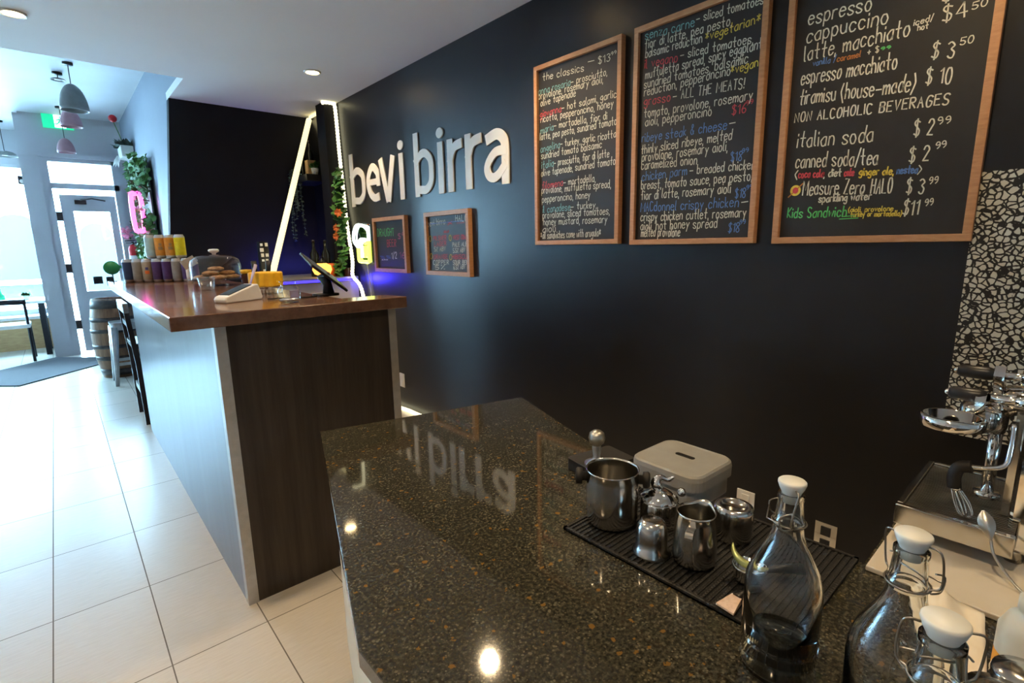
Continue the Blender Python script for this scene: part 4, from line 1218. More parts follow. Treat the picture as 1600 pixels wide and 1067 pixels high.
for k in range(24):
    t = rg.uniform(0, 2 * PI)
    leaf_shape(q, V((0, 0, 0.055)), V((math.cos(t), math.sin(t), rg.uniform(0.1, 1.2))), V((0, 0, 1)), rg.uniform(0.05, 0.10))
q.build('foliage', 'leaf', o)

# pendant lamps
M['pend'] = mottled('grey_green_enamel', (0.16, 0.17, 0.16), (0.20, 0.21, 0.20), 0.4, 12)
M['pend_pink'] = mottled('dusky_pink_enamel', (0.30, 0.16, 0.18), (0.36, 0.2, 0.22), 0.4, 12)
def pendant(x, y, z, r, h, key, label):
    """z: height of the rim"""
    o = thing('pendant_lamp', label, 'pendant lamp', (x, y, z), 0, 'pendant lamps by the entrance')
    pr = [(r * math.sin(t * PI / 20), h * math.cos(t * PI / 20)) for t in range(1, 11)]
    pr2 = [(p[0] - 0.004 if p[0] > 0.004 else p[0], max(p[1] - 0.004, 0)) for p in pr[::-1]]
    MB().lathe([(0, h)] + pr + pr2, seg=28).build('shade', key, o)
    MB().lathe([(0, 0.15 * h), (0.03, 0.2 * h), (0.02, 0.55 * h), (0, 0.6 * h)], seg=14).build('bulb', 'white_plastic', o)
    MB().cyl((0, 0, h), (0, 0, HU - z), 0.004, seg=6).lathe([(0, HU - z - 0.02), (0.04, HU - z - 0.02), (0.04, HU - z), (0, HU - z)], seg=14).build('cord', 'black_plastic', o)
pendant(0.335, 6.5, 2.655, 0.110, 0.235, 'pend', 'large grey domed pendant lamp, nearest of the lamps by the entrance')
pendant(0.290, 8.45, 2.545, 0.090, 0.17, 'pend_pink', 'small dusky pink domed pendant lamp in front of the door transom')
pendant(0.345, 7.7, 2.72, 0.10, 0.19, 'pend_pink', 'dusky pink pendant lamp half hidden behind the large grey dome')
pendant(0.265, 6.9, 3.0, 0.06, 0.02, 'pend', 'shallow disc lamp hung close to the entrance ceiling')

# exit sign with running figure
o = thing('exit_sign', 'green lit exit sign with white running figure over the entrance', 'exit sign', (0.27, 8.97, 2.99))
MB().box((0, 0, 0), (0.30, 0.04, 0.17), bevel=0.006).build('box', 'exit_green', o)
q = MB()
q.box((0.02, -0.0225, 0), (0.11, 0.003, 0.15))
q.build('panel', 'exit_white', o)
q = MB()
q.poly([(0.03 + 0.013 * math.cos(k * PI / 6), -0.0245, 0.05 + 0.013 * math.sin(k * PI / 6)) for k in range(12)])
for a_, b_ in (((0.022, 0.032), (0.010, -0.012)), ((0.010, -0.012), (0.035, -0.03)), ((0.035, -0.03), (0.03, -0.06)), ((0.010, -0.012), (-0.012, -0.035)), ((-0.012, -0.035), (-0.03, -0.035)), ((0.022, 0.03), (0.045, 0.01)), ((0.020, 0.03), (-0.008, 0.012))):
    ribbon(q, [a_, b_], 0.012, 0, lambda y, z: (y, -0.0245, z))
q.build('figure', 'exit_green', o)

# wall of greenery with a pink neon tube
def wall_x(y): 
    return 0.875
o = thing('climbing_ivy', 'tall column of small-leaved ivy on the pale wall by the door', 'wall plant', (0, 0, 0))
rg = random.Random(21)
q = MB()
for k in range(1300):
    z = rg.uniform(1.0, 2.36)
    if 1.72 < z < 1.98 and rg.random() < 0.8: continue
    y = 7.15 + rg.uniform(-0.50, 0.50)
    leaf_shape(q, V((0.845 + rg.uniform(-0.07, 0.03), y, z)), V((rg.uniform(-1, 0), rg.uniform(-1, 1), rg.uniform(-1, 0.6))), V((-0.8, -0.4, 0.4)), rg.uniform(0.05, 0.085))
q.build('foliage', 'leaf', o)
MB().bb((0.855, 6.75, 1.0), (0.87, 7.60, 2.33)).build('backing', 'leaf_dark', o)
q = MB()
for k in range(60):
    z = rg.uniform(1.70, 2.06); y = 7.25 + rg.uniform(-0.05, 0.40)
    leaf_shape(q, V((0.84 + rg.uniform(-0.05, 0.02), y, z)), V((rg.uniform(-1, 0), rg.uniform(-1, 1), rg.uniform(-1, 1))), V((-0.8, -0.4, 0.4)), rg.uniform(0.05, 0.08))
q.build('blossom', 'pink', o)
o = thing('neon_tube', 'bright pink neon tube sign mounted in the ivy column', 'neon sign', (0.735, 6.85, 1.77))
MB().tube(smooth_line([(-0.04, 0, -0.17), (-0.04, 0, 0.16), (0.0, 0, 0.185), (0.04, 0, 0.16), (0.04, 0, -0.17), (0.0, 0, -0.195)], 4, True), 0.022, 8, True).build('tube', 'neon_pink', o)
MB().cyl((0.04, 0.0, -0.12), (0.13, 0.02, -0.12), 0.005, seg=6).cyl((0.04, 0.0, 0.12), (0.13, 0.02, 0.12), 0.005, seg=6).build('bracket', 'black_metal', o)
o = thing('flower_bunch', 'bunch of pink flowers above the red fire extinguisher', 'flowers', (0.80, 8.80, 1.58))
q = MB()
for k in range(70):
    t, ph = rg.uniform(0, 2 * PI), rg.uniform(-1, 1)
    leaf_shape(q, V((0, 0, 0)) + V((rg.uniform(-0.06, 0.03), rg.uniform(-0.11, 0.09), rg.uniform(-0.05, 0.10))), V((math.cos(t), math.sin(t), ph)), V((0, 0, 1)), rg.uniform(0.03, 0.06))
q.build('blossom', 'pink', o)
MB().tube([(0.02, 0, -0.06), (0.0, 0.0, 0.0)], 0.01, 6).build('stem', 'leaf', o)

# fire extinguisher hung by the door
o = thing('fire_extinguisher', 'red fire extinguisher with pale label hung below the pink flowers', 'fire extinguisher', (0.835, 8.80, 1.13))
MB().lathe([(0, 0), (0.055, 0), (0.06, 0.01), (0.06, 0.26), (0.045, 0.30), (0.02, 0.32), (0, 0.32)], seg=22).build('cylinder', 'red', o)
MB().lathe([(0.0605, 0.04), (0.061, 0.041), (0.061, 0.17), (0.0605, 0.171)], seg=22).build('label', 'white_plastic', o)
MB().lathe([(0, 0.32), (0.018, 0.32), (0.018, 0.355), (0, 0.355)], seg=12).box((-0.03, 0, 0.37), (0.11, 0.016, 0.014)).box((-0.03, 0, 0.34), (0.09, 0.012, 0.008)).tube(smooth_line([(0.01, 0, 0.34), (0.06, -0.02, 0.33), (0.068, -0.03, 0.22), (0.062, -0.03, 0.08)], 4), 0.008, 6).build('valve', 'black_plastic', o)
MB().bb((0.03, -0.03, 0.13), (0.066, 0.03, 0.17)).build('bracket', 'black_metal', o)

# wall planter with rose
o = thing('wall_planter', 'white wall planter with red rose and leaves high on the pale wall', 'planter', (0.835, 8.05, 2.54))
MB().box((0, 0, 0.0), (0.12, 0.34, 0.13), taper=1.05, bevel=0.008).build('box', 'porcelain', o)
q = MB()
for k in range(70):
    y = rg.uniform(-0.16, 0.16); t = rg.uniform(0, 2 * PI)
    leaf_shape(q, V((rg.uniform(-0.05, 0.03), y, 0.06)), V((math.cos(t) - 0.3, math.sin(t), rg.uniform(0.1, 1.4))), V((0, 0, 1)), rg.uniform(0.06, 0.13))
q.build('foliage', 'leaf_dark', o)
MB().tube(smooth_line([(0, 0.05, 0.06), (-0.02, 0.12, 0.2), (-0.06, 0.22, 0.40)], 4), 0.005, 6).build('stem', 'leaf', o)
q = MB().sphere((-0.06, 0.22, 0.43), 0.045, 12, 8)
for k in range(8):
    t = k * PI / 4
    leaf_shape(q, V((-0.06, 0.22, 0.40)), V((math.cos(t), math.sin(t), 0.7)), V((0, 0, 1)), 0.07)
q.build('rose', 'red', o)
q = MB()
for k in range(9):
    leaf_shape(q, V((-0.06, 0.15, -0.02)), V((rg.uniform(-0.7, 0.1), rg.uniform(-0.3, 0.7), -1)), V((-1, 0, 0)), rg.uniform(0.09, 0.16))
q.build('white_petals', 'white_plastic', o)

# wall speaker on the window post and dark bowl hung in the bay
o = thing('wall_speaker', 'small black and white speaker on the window post', 'speaker', (-0.175, 8.99, 2.25))
MB().box((0, 0, 0), (0.06, 0.07, 0.10), bevel=0.01).build('body', 'black_plastic', o)
MB().sphere((0.005, -0.033, -0.015), 0.024, 10, 8, sc=(1, 0.4, 1)).build('cone', 'porcelain', o)
pendant(-0.30, 9.75, 2.62, 0.13, 0.07, 'pend', 'shallow dark bowl lamp hanging in the window bay')
# ------------------------------------------------------------------ granite island and the return counter
ZC = 0.80
ctr = thing('granite_counter', 'low counter with glossy dark flecked granite top and cream base', 'counter', (0.6, 0.6, 0))
off = (0.6, 0.6, 0)
A_, B_, D_, E_ = (0.545, 1.532), (1.236, 1.360), (0.998, 0.664), (0.247, 0.624)
poly = [A_, E_, (0.252, -0.9), (1.42, -0.9), (1.42, 0.205), (0.992, 0.205), D_, B_]
loc(0, MB().prism(poly, ZC - 0.032, ZC), off).build('worktop', 'granite', ctr, bevel=0.003)
base = [(0.540, 1.445), (0.272, 0.618), (0.285, -0.86), (1.39, -0.86), (1.39, 0.175), (0.965, 0.18), (0.97, 0.66), (1.17, 1.29)]
loc(0, MB().prism(base, 0.10, ZC - 0.033), off).build('cabinet', 'cream', ctr)
kick = [(0.56, 1.42), (0.315, 0.62), (0.32, -0.82), (1.35, -0.82), (1.35, 0.14), (0.93, 0.14), (0.93, 0.65), (1.13, 1.26)]
loc(0, MB().prism(kick, 0.0, 0.10), off).build('kickboard', 'black_plastic', ctr)

# ribbed bar mat
q = MB()
mx0, mx1, my0, my1 = 0.686, 0.990, 0.212, 0.637
q.bb((mx0, my0, ZC + 0.0005), (mx1, my1, ZC + 0.0035))
q.bb((mx0, my0, ZC + 0.0005), (mx0 + 0.007, my1, ZC + 0.007)).bb((mx1 - 0.007, my0, ZC + 0.0005), (mx1, my1, ZC + 0.007)).bb((mx0, my1 - 0.007, ZC + 0.0005), (mx1, my1, ZC + 0.007)).bb((mx0, my0, ZC + 0.0005), (mx1, my0 + 0.007, ZC + 0.007))
for i in range(40):
    y = my0 + 0.012 + i * (my1 - my0 - 0.024) / 39
    q.bb((mx0 + 0.008, y - 0.0022, ZC + 0.0035), (mx1 - 0.008, y + 0.0022, ZC + 0.006))
tag(q.build('bar_mat', 'bar_mat'), 'black ribbed rubber bar mat under the steel coffee pitchers', 'bar mat')
ZM = ZC + 0.0065

def steel_shell(prof_out, th=0.0018):
    inner = [(max(r - th, 0), z + (th if i == 0 else 0)) for i, (r, z) in enumerate(prof_out)]
    return prof_out + inner[::-1]

# large pitcher
o = thing('milk_pitcher', 'largest straight steel milk pitcher with black side knobs, left on the bar mat', 'pitcher', (0.775, 0.587, ZM))
pr = [(0, 0), (0.042, 0), (0.049, 0.004), (0.0515, 0.014), (0.0518, 0.095), (0.0508, 0.109), (0.0523, 0.1127)]
MB().lathe(steel_shell(pr), seg=40).build('body', 'steel', o)
for s in (-1, 1):
    sd_ = V((-0.604 * s, 0.797 * s, 0))
    MB().lathe([(0, 0), (0.009, 0.0), (0.009, 0.008), (0.016, 0.009), (0.017, 0.019), (0.014, 0.022), (0, 0.022)], sd_ * 0.0505 + V((0, 0, 0.092)), 18, axis=sd_).build('side_knob', 'black_rubber', o)
def strap(pts, w, th, up_axis):
    q = MB()
    n_ = len(pts)
    vs = []
    for i, p in enumerate(pts):
        d = (V(pts[min(i + 1, n_ - 1)]) - V(pts[max(i - 1, 0)])).normalized()
        s = V(up_axis); t = d.cross(s).normalized()
        p = V(p)
        vs += [p + s * w / 2 + t * th / 2, p - s * w / 2 + t * th / 2, p - s * w / 2 - t * th / 2, p + s * w / 2 - t * th / 2]
    fs = [(4 * i + a, 4 * i + (a + 1) % 4, 4 * i + 4 + (a + 1) % 4, 4 * i + 4 + a) for i in range(n_ - 1) for a in range(4)] + [(0, 1, 2, 3), (4 * n_ - 4, 4 * n_ - 3, 4 * n_ - 2, 4 * n_ - 1)]
    q._add(vs, fs, 0, False)
    return q
o = thing('tamping_stand', 'flat black rubber tamping stand behind the largest pitcher', 'tamping stand', (0.962, 0.765, ZC + 0.001), -0.17)
MB().prism(rounded(0.14, 0.10, 0.010), 0, 0.028).build('base', 'black_rubber', o)
o = thing('tamper', 'silver ball-handled coffee tamper standing on the black stand', 'tamper', (0.920, 0.745, ZC + 0.0295))
M['satin'] = mottled('satin_steel', (0.50, 0.48, 0.43), (0.56, 0.54, 0.49), 0.3, 30, metal=0.9)
MB().lathe([(0, 0), (0.029, 0), (0.029, 0.006), (0.012, 0.014), (0.0085, 0.022), (0.0115, 0.045), (0.0105, 0.049), (0.010, 0.051), (0.0175, 0.058), (0.0205, 0.069), (0.0175, 0.081), (0.010, 0.087), (0, 0.0885)], seg=28).build('handle', 'satin', o)

# grey lidded box
o = thing('lidded_box', 'grey rounded plastic box with a slot in its lid behind the cups', 'box', (1.014, 0.573, ZC + 0.0005), -0.03)
ol = rounded(0.165, 0.175, 0.030, 6)
MB().prism([(x * 0.93, y * 0.93) for x, y in ol], 0.0, 0.050).build('bin', 'stone_grey', o)
q = MB()
n_ = len(ol)
rings = []
for sc_, z in ((1.0, 0.040), (1.005, 0.062), (0.985, 0.071), (0.94, 0.075), (0.90, 0.0735)):
    rings.append([(x * sc_, y * sc_, z) for x, y in ol])
vs = [p for r_ in rings for p in r_]
fs = [(k * n_ + i, k * n_ + (i + 1) % n_, (k + 1) * n_ + (i + 1) % n_, (k + 1) * n_ + i) for k in range(4) for i in range(n_)]
fs.append(tuple(range(4 * n_, 5 * n_)))
q._add(vs, fs, 0, False)
q.build('lid', 'stone_grey', o)
MB().prism(rounded(0.013, 0.048, 0.006, 5, 0.012, 0.0), 0.0725, 0.0745).build('slot', 'black_plastic', o)

# small upturned cup
o = thing('espresso_cup', 'small steel cup upturned on a rim, front of the bar mat', 'cup', (0.741, 0.471, ZM))
MB().lathe([(0.0335, 0), (0.0345, 0.004), (0.0275, 0.011), (0.0285, 0.030), (0.0265, 0.050), (0.022, 0.060), (0.016, 0.063), (0, 0.062)], seg=32).build('body', 'steel', o)

# sugar pot with a spout lid
o = thing('sugar_pot', 'fluted chrome pot with a curled lid handle behind the small upturned cup', 'pot', (0.832, 0.515, ZM))
q = MB().lathe([(0, 0), (0.034, 0), (0.036, 0.006), (0.036, 0.050), (0.034, 0.056), (0, 0.056)], seg=64)
for i, vv in enumerate(q.bm.verts):
    if vv.co.z < 0.052 and (vv.co.x ** 2 + vv.co.y ** 2) > 0.0012:
        t = math.atan2(vv.co.y, vv.co.x); k = 1 + 0.025 * math.cos(16 * t)
        vv.co.x *= k; vv.co.y *= k
q.build('body', 'chrome', o)
MB().lathe([(0.037, 0.056), (0.036, 0.060), (0.022, 0.070), (0.010, 0.075), (0, 0.075)], seg=32).build('lid', 'chrome', o)
MB().tube(smooth_line([(0, 0, 0.073), (-0.004, 0.006, 0.086), (0.004, 0.004, 0.096), (0.014, -0.008, 0.092), (0.022, -0.018, 0.100)], 4), [0.008, 0.009, 0.010, 0.011, 0.011, 0.010, 0.009, 0.008, 0.007, 0.006, 0.006, 0.005, 0.005, 0.005, 0.004, 0.003, 0.002], 10).build('handle', 'chrome', o)
MB().sphere((0.034, -0.028, 0.066), 0.009, 12, 8).build('hinge_ball', 'chrome', o)

# middle pitcher with handle towards the camera
o = thing('milk_pitcher', 'medium steel milk pitcher with handle facing us, centre of the bar mat', 'pitcher', (0.773, 0.405, ZM))
pr = [(0, 0), (0.031, 0), (0.0355, 0.004), (0.0375, 0.014), (0.0365, 0.045), (0.0325, 0.078), (0.0315, 0.090), (0.0330, 0.0945)]
q = MB().lathe(steel_shell(pr), seg=44)
sd = V((0.62, 0.05, 0)).normalized()
for vv in q.bm.verts:
    if vv.co.z > 0.062:
        h_ = V((vv.co.x, vv.co.y, 0)); a_ = h_.normalized().dot(sd) if h_.length > 0.005 else 0
        if a_ > 0.75:
            k = ((a_ - 0.75) / 0.25) ** 1.5 * (vv.co.z - 0.062) / 0.033
            vv.co += sd * 0.010 * k + V((0, 0, 0.005 * k))
q.build('body', 'steel', o)
hd = V((-0.95, -0.30, 0)).normalized()
strap(smooth_line([hd * 0.031 + V((0, 0, 0.078)), hd * 0.052 + V((0, 0, 0.079)), hd * 0.057 + V((0, 0, 0.064)), hd * 0.054 + V((0, 0, 0.028)), hd * 0.036 + V((0, 0, 0.018))], 5), 0.013, 0.0025, V((-hd.y, hd.x, 0))).build('handle', 'steel', o)

# upturned pitcher
o = thing('steel_cup', 'steel cup standing upside down at the right of the medium pitcher', 'cup', (0.897, 0.396, ZM))
MB().lathe([(0.033, 0), (0.034, 0.003), (0.0355, 0.015), (0.0357, 0.054), (0.0335, 0.062), (0.028, 0.0645), (0.022, 0.064), (0.021, 0.061), (0, 0.061)], seg=36).build('body', 'steel', o)

# portafilter partly behind the near bottle
o = thing('portafilter', 'chrome portafilter with pale green curved spout, left of the leftmost swing-top bottle', 'portafilter', (0.785, 0.317, ZM), 0.0)
MB().lathe([(0, 0), (0.015, 0), (0.020, 0.006), (0.0215, 0.014), (0.0215, 0.024), (0.024, 0.026), (0.024, 0.030), (0.0205, 0.030), (0.019, 0.010), (0, 0.008)], seg=28).build('basket', 'chrome', o)
MB().tube([(0.016, -0.014, 0.020), (0.040, -0.036, 0.022), (0.075, -0.068, 0.022)], [0.006, 0.010, 0.011], 12).build('handle', 'black_plastic', o)
M['lime_steel'] = mottled('pale_green_steel', (0.42, 0.46, 0.16), (0.5, 0.54, 0.22), 0.25, 20, metal=0.6)
q = MB()
pth = smooth_line([(0.002, 0.028, 0.056), (-0.004, 0.022, 0.044), (-0.006, 0.008, 0.034), (0.0, -0.010, 0.030), (0.008, -0.022, 0.029)], 5)
q.tube(pth, [0.0012 + 0.0055 * math.sin(min(1.0, i / len(pth) * 1.15) * PI * 0.8) for i in range(len(pth))], 8)
q.build('spout', 'lime_steel', o)

# pastry brush
o = thing('brush', 'small brush with pale bristles and black handle at the mat edge', 'brush', (0.723, 0.302, ZM + 0.010), -0.14)
M['bristle'] = mottled('pale_bristle', (0.55, 0.38, 0.27), (0.66, 0.48, 0.36), 0.8, 150)
q = MB()
q._add([(-0.036, s * 0.015, z) for s in (-1, 1) for z in (-0.006, -0.003)] + [(-0.006, s * 0.008, z) for s in (-1, 1) for z in (-0.005, 0.005)], [(0, 1, 3, 2), (4, 6, 7, 5), (0, 4, 5, 1), (2, 3, 7, 6), (1, 5, 7, 3), (0, 2, 6, 4)])
q.build('bristles', 'bristle', o)
MB().tube([(-0.007, 0, 0), (0.008, 0, 0.0), (0.030, -0.012, 0.0)], [0.008, 0.008, 0.006], 12).build('handle', 'black_plastic', o)

# ------------------------------------------------------------------ swing-top bottles
def swing_bottle(x, y, rz, label, water=0.0):
    o = thing('swing_top_bottle', label, 'bottle', (x, y, ZC + 0.0005), rz, 'clear swing-top bottles')
    R_ = 0.0455
    outer = [(0, 0.004), (0.030, 0.0), (R_ - 0.004, 0.001), (R_, 0.006), (R_, 0.116), (R_ - 0.0012, 0.130), (R_ - 0.006, 0.147), (0.0310, 0.164), (0.0232, 0.180), (0.0186, 0.194), (0.0172, 0.205), (0.0172, 0.208), (0.0190, 0.2095), (0.0190, 0.2125), (0.0165, 0.215), (0.0145, 0.240), (0.0155, 0.243), (0.0155, 0.248), (0.0138, 0.249)]
    th = 0.0030
    inner = [(0, 0.010)] + [(max(r - th, 0.001), max(z, 0.009)) for r, z in outer[2:]]
    inner = [(0, 0.010), (0.030, 0.008), (R_ - th - 0.003, 0.009)] + [(r - th, z) for r, z in outer[4:]]
    MB().lathe(outer + inner[::-1], seg=48).build('body', 'glass', o)
    if water:
        MB().lathe([(0, 0.0098), (0.030, 0.0078), (R_ - th - 0.0028, 0.0088), (R_ - th + 0.0002, 0.014), (R_ - th + 0.0002, water), (0, water)], seg=48).build('water', 'water', o)
    MB().lathe([(0, 0.238), (0.0090, 0.238), (0.0108, 0.2497), (0.0142, 0.2565), (0.0162, 0.2625), (0.0160, 0.2648), (0.0148, 0.2660), (0, 0.2665)], seg=28).build('stopper', 'porcelain', o)
    w = MB()
    for s in (-1, 1):
        w.tube(smooth_line([(0.0, s * 0.0150, 0.2585), (0.0, s * 0.0255, 0.2575), (0.004, s * 0.0275, 0.238), (0.006, s * 0.026, 0.218), (0.002, s * 0.0200, 0.214), (-0.001, s * 0.0192, 0.211)], 5), 0.0011, 6)
        w.tube(smooth_line([(0.002, s * 0.0205, 0.210), (0.014, s * 0.0225, 0.210), (0.018, s * 0.0225, 0.225), (0.004, s * 0.0215, 0.232)], 4), 0.0010, 6)
    w.tube([(0.0196 * math.cos(k * PI / 12), 0.0196 * math.sin(k * PI / 12), 0.211) for k in range(24)], 0.0010, 6, True)
    w.tube([(0.018, -0.0225, 0.218), (0.026, 0, 0.213), (0.018, 0.0225, 0.218)], 0.0010, 6)
    w.build('wire_clasp', 'wire', o)
    return o
swing_bottle(0.648, 0.216, 2.2, 'clear swing-top bottle with a little water, leftmost of the three bottles', 0.042)
swing_bottle(0.613, 0.088, -0.35, 'empty clear swing-top bottle in the middle, wire clasp open to both sides')
swing_bottle(0.484, 0.043, 0.4, 'clear swing-top bottle cut by the lower edge of the photo, nearest to us')

# ------------------------------------------------------------------ board and coffee machine
tag(MB().bb((0.968, -0.75, ZC + 0.0006), (1.372, 0.197, ZC + 0.010)).build('machine_board', 'slab', bevel=0.002), 'cream board on the granite under the coffee machine', 'board')
ZB = ZC + 0.0105
mc = thing('coffee_machine', 'polished steel espresso machine with drip grid and black lever grips at the right edge', 'coffee machine', (1.3, 0.05, ZB))
off = (1.3, 0.05, ZB)
def mpart(name, mb, mt, parent=None, **k):
    return loc(0, mb, off).build(name, mt, parent or mc, **k)
mpart('body', MB().bb((1.175, -0.42, 0.845), (1.385, 0.030, 1.22)), 'steel', bevel=0.012)
mpart('side_panel', MB().bb((1.150, -0.42, 0.83), (1.174, 0.046, 1.075)), 'chrome', bevel=0.006)
for x in (1.165, 1.355):
    for y in (-0.38, 0.032):
        mpart('foot', MB().cyl((x, y, ZB), (x, y, 0.845), 0.012, seg=14), 'steel')
# drip tray with rim and bar grid
t_ = MB().bb((1.105, 0.031, 0.838), (1.118, 0.192, 0.876)).bb((1.118, 0.181, 0.838), (1.385, 0.192, 0.876)).bb((1.375, 0.031, 0.838), (1.385, 0.181, 0.876)).bb((1.118, 0.031, 0.838), (1.375, 0.181, 0.845))
dt_ = mpart('drip_tray', t_, 'steel', bevel=0.002)
mpart('tray_foot', MB().cyl((1.13, 0.17, ZB), (1.13, 0.17, 0.838), 0.009, seg=12), 'black_rubber', dt_)
g_ = MB()
for i in range(34):
    x = 1.124 + i * (1.370 - 1.124) / 33
    g_.bb((x - 0.0014, 0.034, 0.868), (x + 0.0014, 0.180, 0.873))
for y in (0.045, 0.092, 0.135, 0.174):
    g_.bb((1.119, y - 0.002, 0.866), (1.374, y + 0.002, 0.870))
mpart('drip_grid', g_, 'wire', dt_)
mpart('tray_floor', MB().bb((1.119, 0.032, 0.8455), (1.374, 0.180, 0.850)), 'black_metal', dt_)
# two control levers with black grips pointing along the front
for i, (x, z, y1) in enumerate(((1.24, 1.114, 0.118), (1.19, 1.082, 0.120))):
    ls_ = mpart('lever_shaft', MB().tube([(x, 0.02, z), (x, y1 - 0.01, z)], 0.0075, 14).cyl((x, 0.03, z), (x, 0.062, z), 0.013, seg=18), 'chrome')
    mpart('lever_grip', MB().tube([(x, y1 - 0.022, z), (x, y1 - 0.012, z), (x, y1 + 0.025, z), (x, y1 + 0.030, z)], [0.010, 0.0125, 0.0115, 0.008], 16), 'black_plastic', ls_)
    mpart('grip_cap', MB().sphere((x, y1 + 0.031, z), 0.006, 12, 8), 'chrome', ls_)
# group head and wide chrome ring
mpart('group_head', MB().tube([(1.26, 0.02, 1.075), (1.26, 0.07, 1.07), (1.26, 0.085, 1.05)], [0.026, 0.026, 0.022], 18).lathe([(0, 0), (0.033, 0), (0.035, 0.012), (0.035, 0.040), (0.028, 0.048), (0, 0.05)], (1.26, 0.105, 1.005), 28), 'chrome')
mpart('filter_holder', MB().lathe([(0.040, 0.0), (0.047, 0.003), (0.048, 0.019), (0.045, 0.022), (0.038, 0.022), (0.034, 0.004), (0, 0.002), (0, 0)], (1.17, 0.138, 1.022), 40), 'chrome')
mpart('holder_arm', MB().tube([(1.21, 0.125, 1.034), (1.255, 0.105, 1.036)], 0.010, 12), 'chrome')
mpart('post', MB().cyl((1.27, 0.085, 0.872), (1.27, 0.085, 1.01), 0.010, seg=14).lathe([(0, 0), (0.020, 0), (0.020, 0.008), (0, 0.01)], (1.27, 0.085, 0.873), 20), 'chrome')
for x, y in ((1.20, 0.052), (1.32, 0.052)):
    mpart('column', MB().bb((x - 0.008, y - 0.006, 0.874), (x + 0.008, y + 0.006, 1.06)), 'steel')
mpart('strut', MB().box((1.235, 0.088, 1.095), (0.10, 0.014, 0.022), Matrix.Rotation(0.75, 3, 'Y')).box((1.20, 0.105, 1.063), (0.06, 0.014, 0.02), Matrix.Rotation(0.75, 3, 'Y')), 'chrome')
# steam wand: bent pipe, black grip and slotted tip
sw = smooth_line([(1.175, 0.058, 1.045), (1.165, 0.057, 1.005), (1.155, 0.060, 0.978), (1.15, 0.080, 0.968), (1.15, 0.104, 0.963)], 6)
sp_ = mpart('steam_pipe', MB().tube(sw, 0.0042, 10), 'chrome')
mpart('wand_grip', MB().tube(smooth_line([(1.15, 0.100, 0.964), (1.15, 0.116, 0.958), (1.148, 0.121, 0.940), (1.147, 0.1185, 0.920)], 5), 0.0105, 12), 'black_rubber', sp_)
q = MB()
for k in range(6):
    t = k * PI / 3
    q.tube(smooth_line([(1.147 + 0.005 * math.cos(t), 0.118 + 0.005 * math.sin(t), 0.922), (1.142 + 0.011 * math.cos(t), 0.106 + 0.011 * math.sin(t), 0.900), (1.138 + 0.010 * math.cos(t), 0.098 + 0.010 * math.sin(t), 0.880), (1.138, 0.096, 0.876)], 4), 0.0016, 6)
q.tube([(1.147, 0.118, 0.926), (1.145, 0.114, 0.916)], [0.007, 0.008], 10)
mpart('wand_tip', q, 'chrome', sp_)

# spoon leaning on the tray
o = thing('spoon', 'steel spoon leaning with its bowl against the drip grid', 'spoon', (0, 0, 0))
bw = MB()
bc, bu_, bv_ = V((1.098, 0.066, 0.888)), V((-0.36, -0.32, -0.80)).normalized(), V((0.25, -0.95, 0.2)).normalized()
bv_ = (bv_ - bu_ * bv_.dot(bu_)).normalized(); bn_ = bu_.cross(bv_)
rows = []
for i in range(9):
    t = i / 8
    wv = 0.0112 * math.sin(PI * min(0.98, max(0.02, t)) ** 0.8)
    rows.append([bc + bu_ * (-0.024 + 0.048 * t) + bv_ * (wv * s) + bn_ * (0.006 * (1 - s * s) * math.sin(PI * t)) for s in (-1, -0.5, 0, 0.5, 1)])
vs = [p for r_ in rows for p in r_] + [p + bn_ * 0.0012 for r_ in rows for p in r_]
fs = [(i * 5 + k, i * 5 + k + 1, (i + 1) * 5 + k + 1, (i + 1) * 5 + k) for i in range(8) for k in range(4)]
fs += [tuple(45 + j for j in f_) for f_ in fs]
bw._add(vs, fs, 0, True)
bw.build('bowl', 'satin', o)
MB().tube(smooth_line([bc + bu_ * 0.023, bc + bu_ * 0.05 + bn_ * 0.001, V((1.060, 0.016, 0.815)), V((1.03, -0.02, 0.8125))], 5), 0.0022, 8).build('handle', 'satin', o)

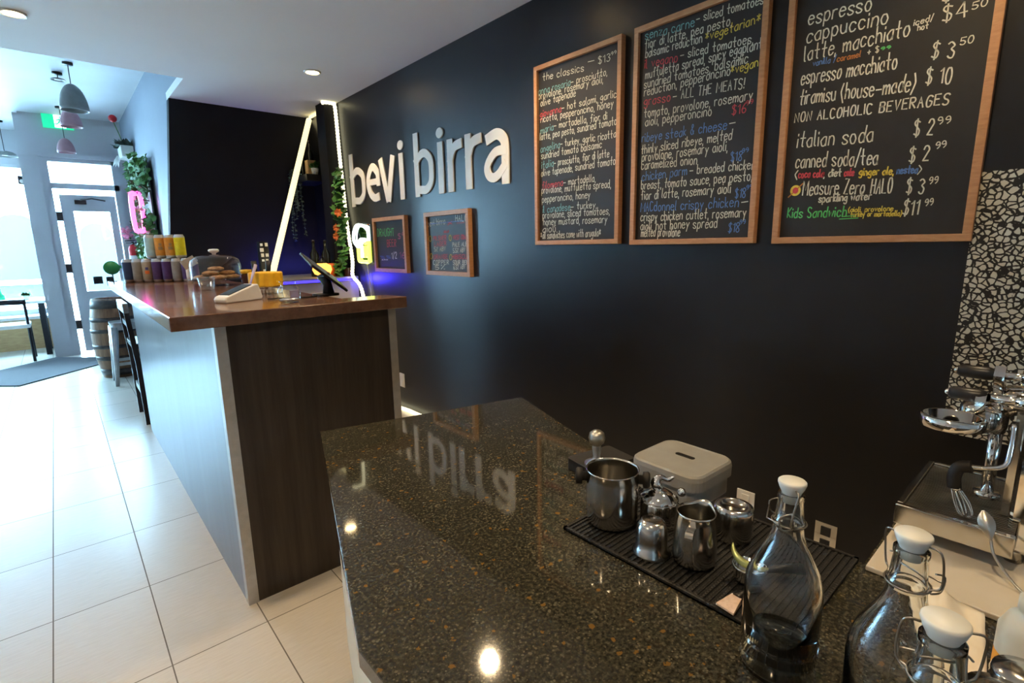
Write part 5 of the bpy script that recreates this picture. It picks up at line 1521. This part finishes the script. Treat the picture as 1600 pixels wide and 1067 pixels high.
# crumpled paper towel on the board edge
rg = random.Random(4)
q = MB()
nx_, ny_ = 14, 18
p00, p10, p01, p11 = V((0.955, 0.125, 0)), V((0.955, 0.045, 0)), V((0.715, 0.062, 0)), V((0.700, 0.012, 0))
from mathutils import noise as mnoise
vs = []
for j in range(ny_ + 1):
    for i in range(nx_ + 1):
        u, w_ = i / nx_, j / ny_
        p = (p00 * (1 - u) + p10 * u) * (1 - w_) + (p01 * (1 - u) + p11 * u) * w_
        hgt = 0.012 + 0.016 * abs(mnoise.noise(p * 22)) + 0.014 * math.exp(-((u - 0.35) / 0.18) ** 2) * (1 - w_ * 0.5)
        vs.append((p.x, p.y, ZC + 0.002 + hgt))
q._add(vs, [(j * (nx_ + 1) + i, j * (nx_ + 1) + i + 1, (j + 1) * (nx_ + 1) + i + 1, (j + 1) * (nx_ + 1) + i) for j in range(ny_) for i in range(nx_)], 0, True)
pt = q.build('paper_towel', 'paper')
sm_ = pt.modifiers.new('thickness', 'SOLIDIFY'); sm_.thickness = 0.012; sm_.offset = -1
tag(pt, 'crumpled cream paper towel lying on the granite between bottle and coffee machine', 'paper towel')

# syrup squeeze bottle and lidded jars at the lower right corner
M['milky'] = mottled('milky_plastic', (0.62, 0.56, 0.42), (0.70, 0.64, 0.50), 0.4, 12)
M['syrup'] = mottled('amber_syrup', (0.55, 0.22, 0.03), (0.62, 0.28, 0.05), 0.2, 12)
o = thing('squeeze_bottle', 'milky squeeze bottle of amber syrup at the lower right corner', 'bottle', (0.790, -0.008, ZC + 0.0005))
MB().lathe([(0, 0), (0.030, 0), (0.033, 0.005), (0.033, 0.075), (0, 0.075)], seg=26).build('syrup', 'syrup', o)
MB().lathe([(0.033, 0.075), (0.033, 0.105), (0.026, 0.122), (0.018, 0.130), (0.019, 0.134), (0.019, 0.148), (0.010, 0.154), (0.005, 0.182), (0, 0.183)], seg=26).build('shoulder', 'milky', o)
def shaker(x, y, label):
    o = thing('shaker_jar', label, 'jar', (x, y, ZC + 0.0005), 0, 'steel-lidded glass jars')
    MB().lathe([(0, 0), (0.024, 0), (0.026, 0.004), (0.026, 0.075), (0, 0.075)], seg=26).build('body', 'syrup', o)
    MB().lathe([(0.028, 0.070), (0.029, 0.072), (0.029, 0.092), (0.027, 0.094), (0.027, 0.097), (0.029, 0.099), (0.027, 0.106), (0.012, 0.110), (0, 0.110)], seg=30).build('lid', 'steel', o)
shaker(0.705, -0.006, 'glass jar with dark steel lid at the lower right, upper of two')
shaker(0.655, 0.010, 'glass jar with dark steel lid at the bottom right corner, lower of two')
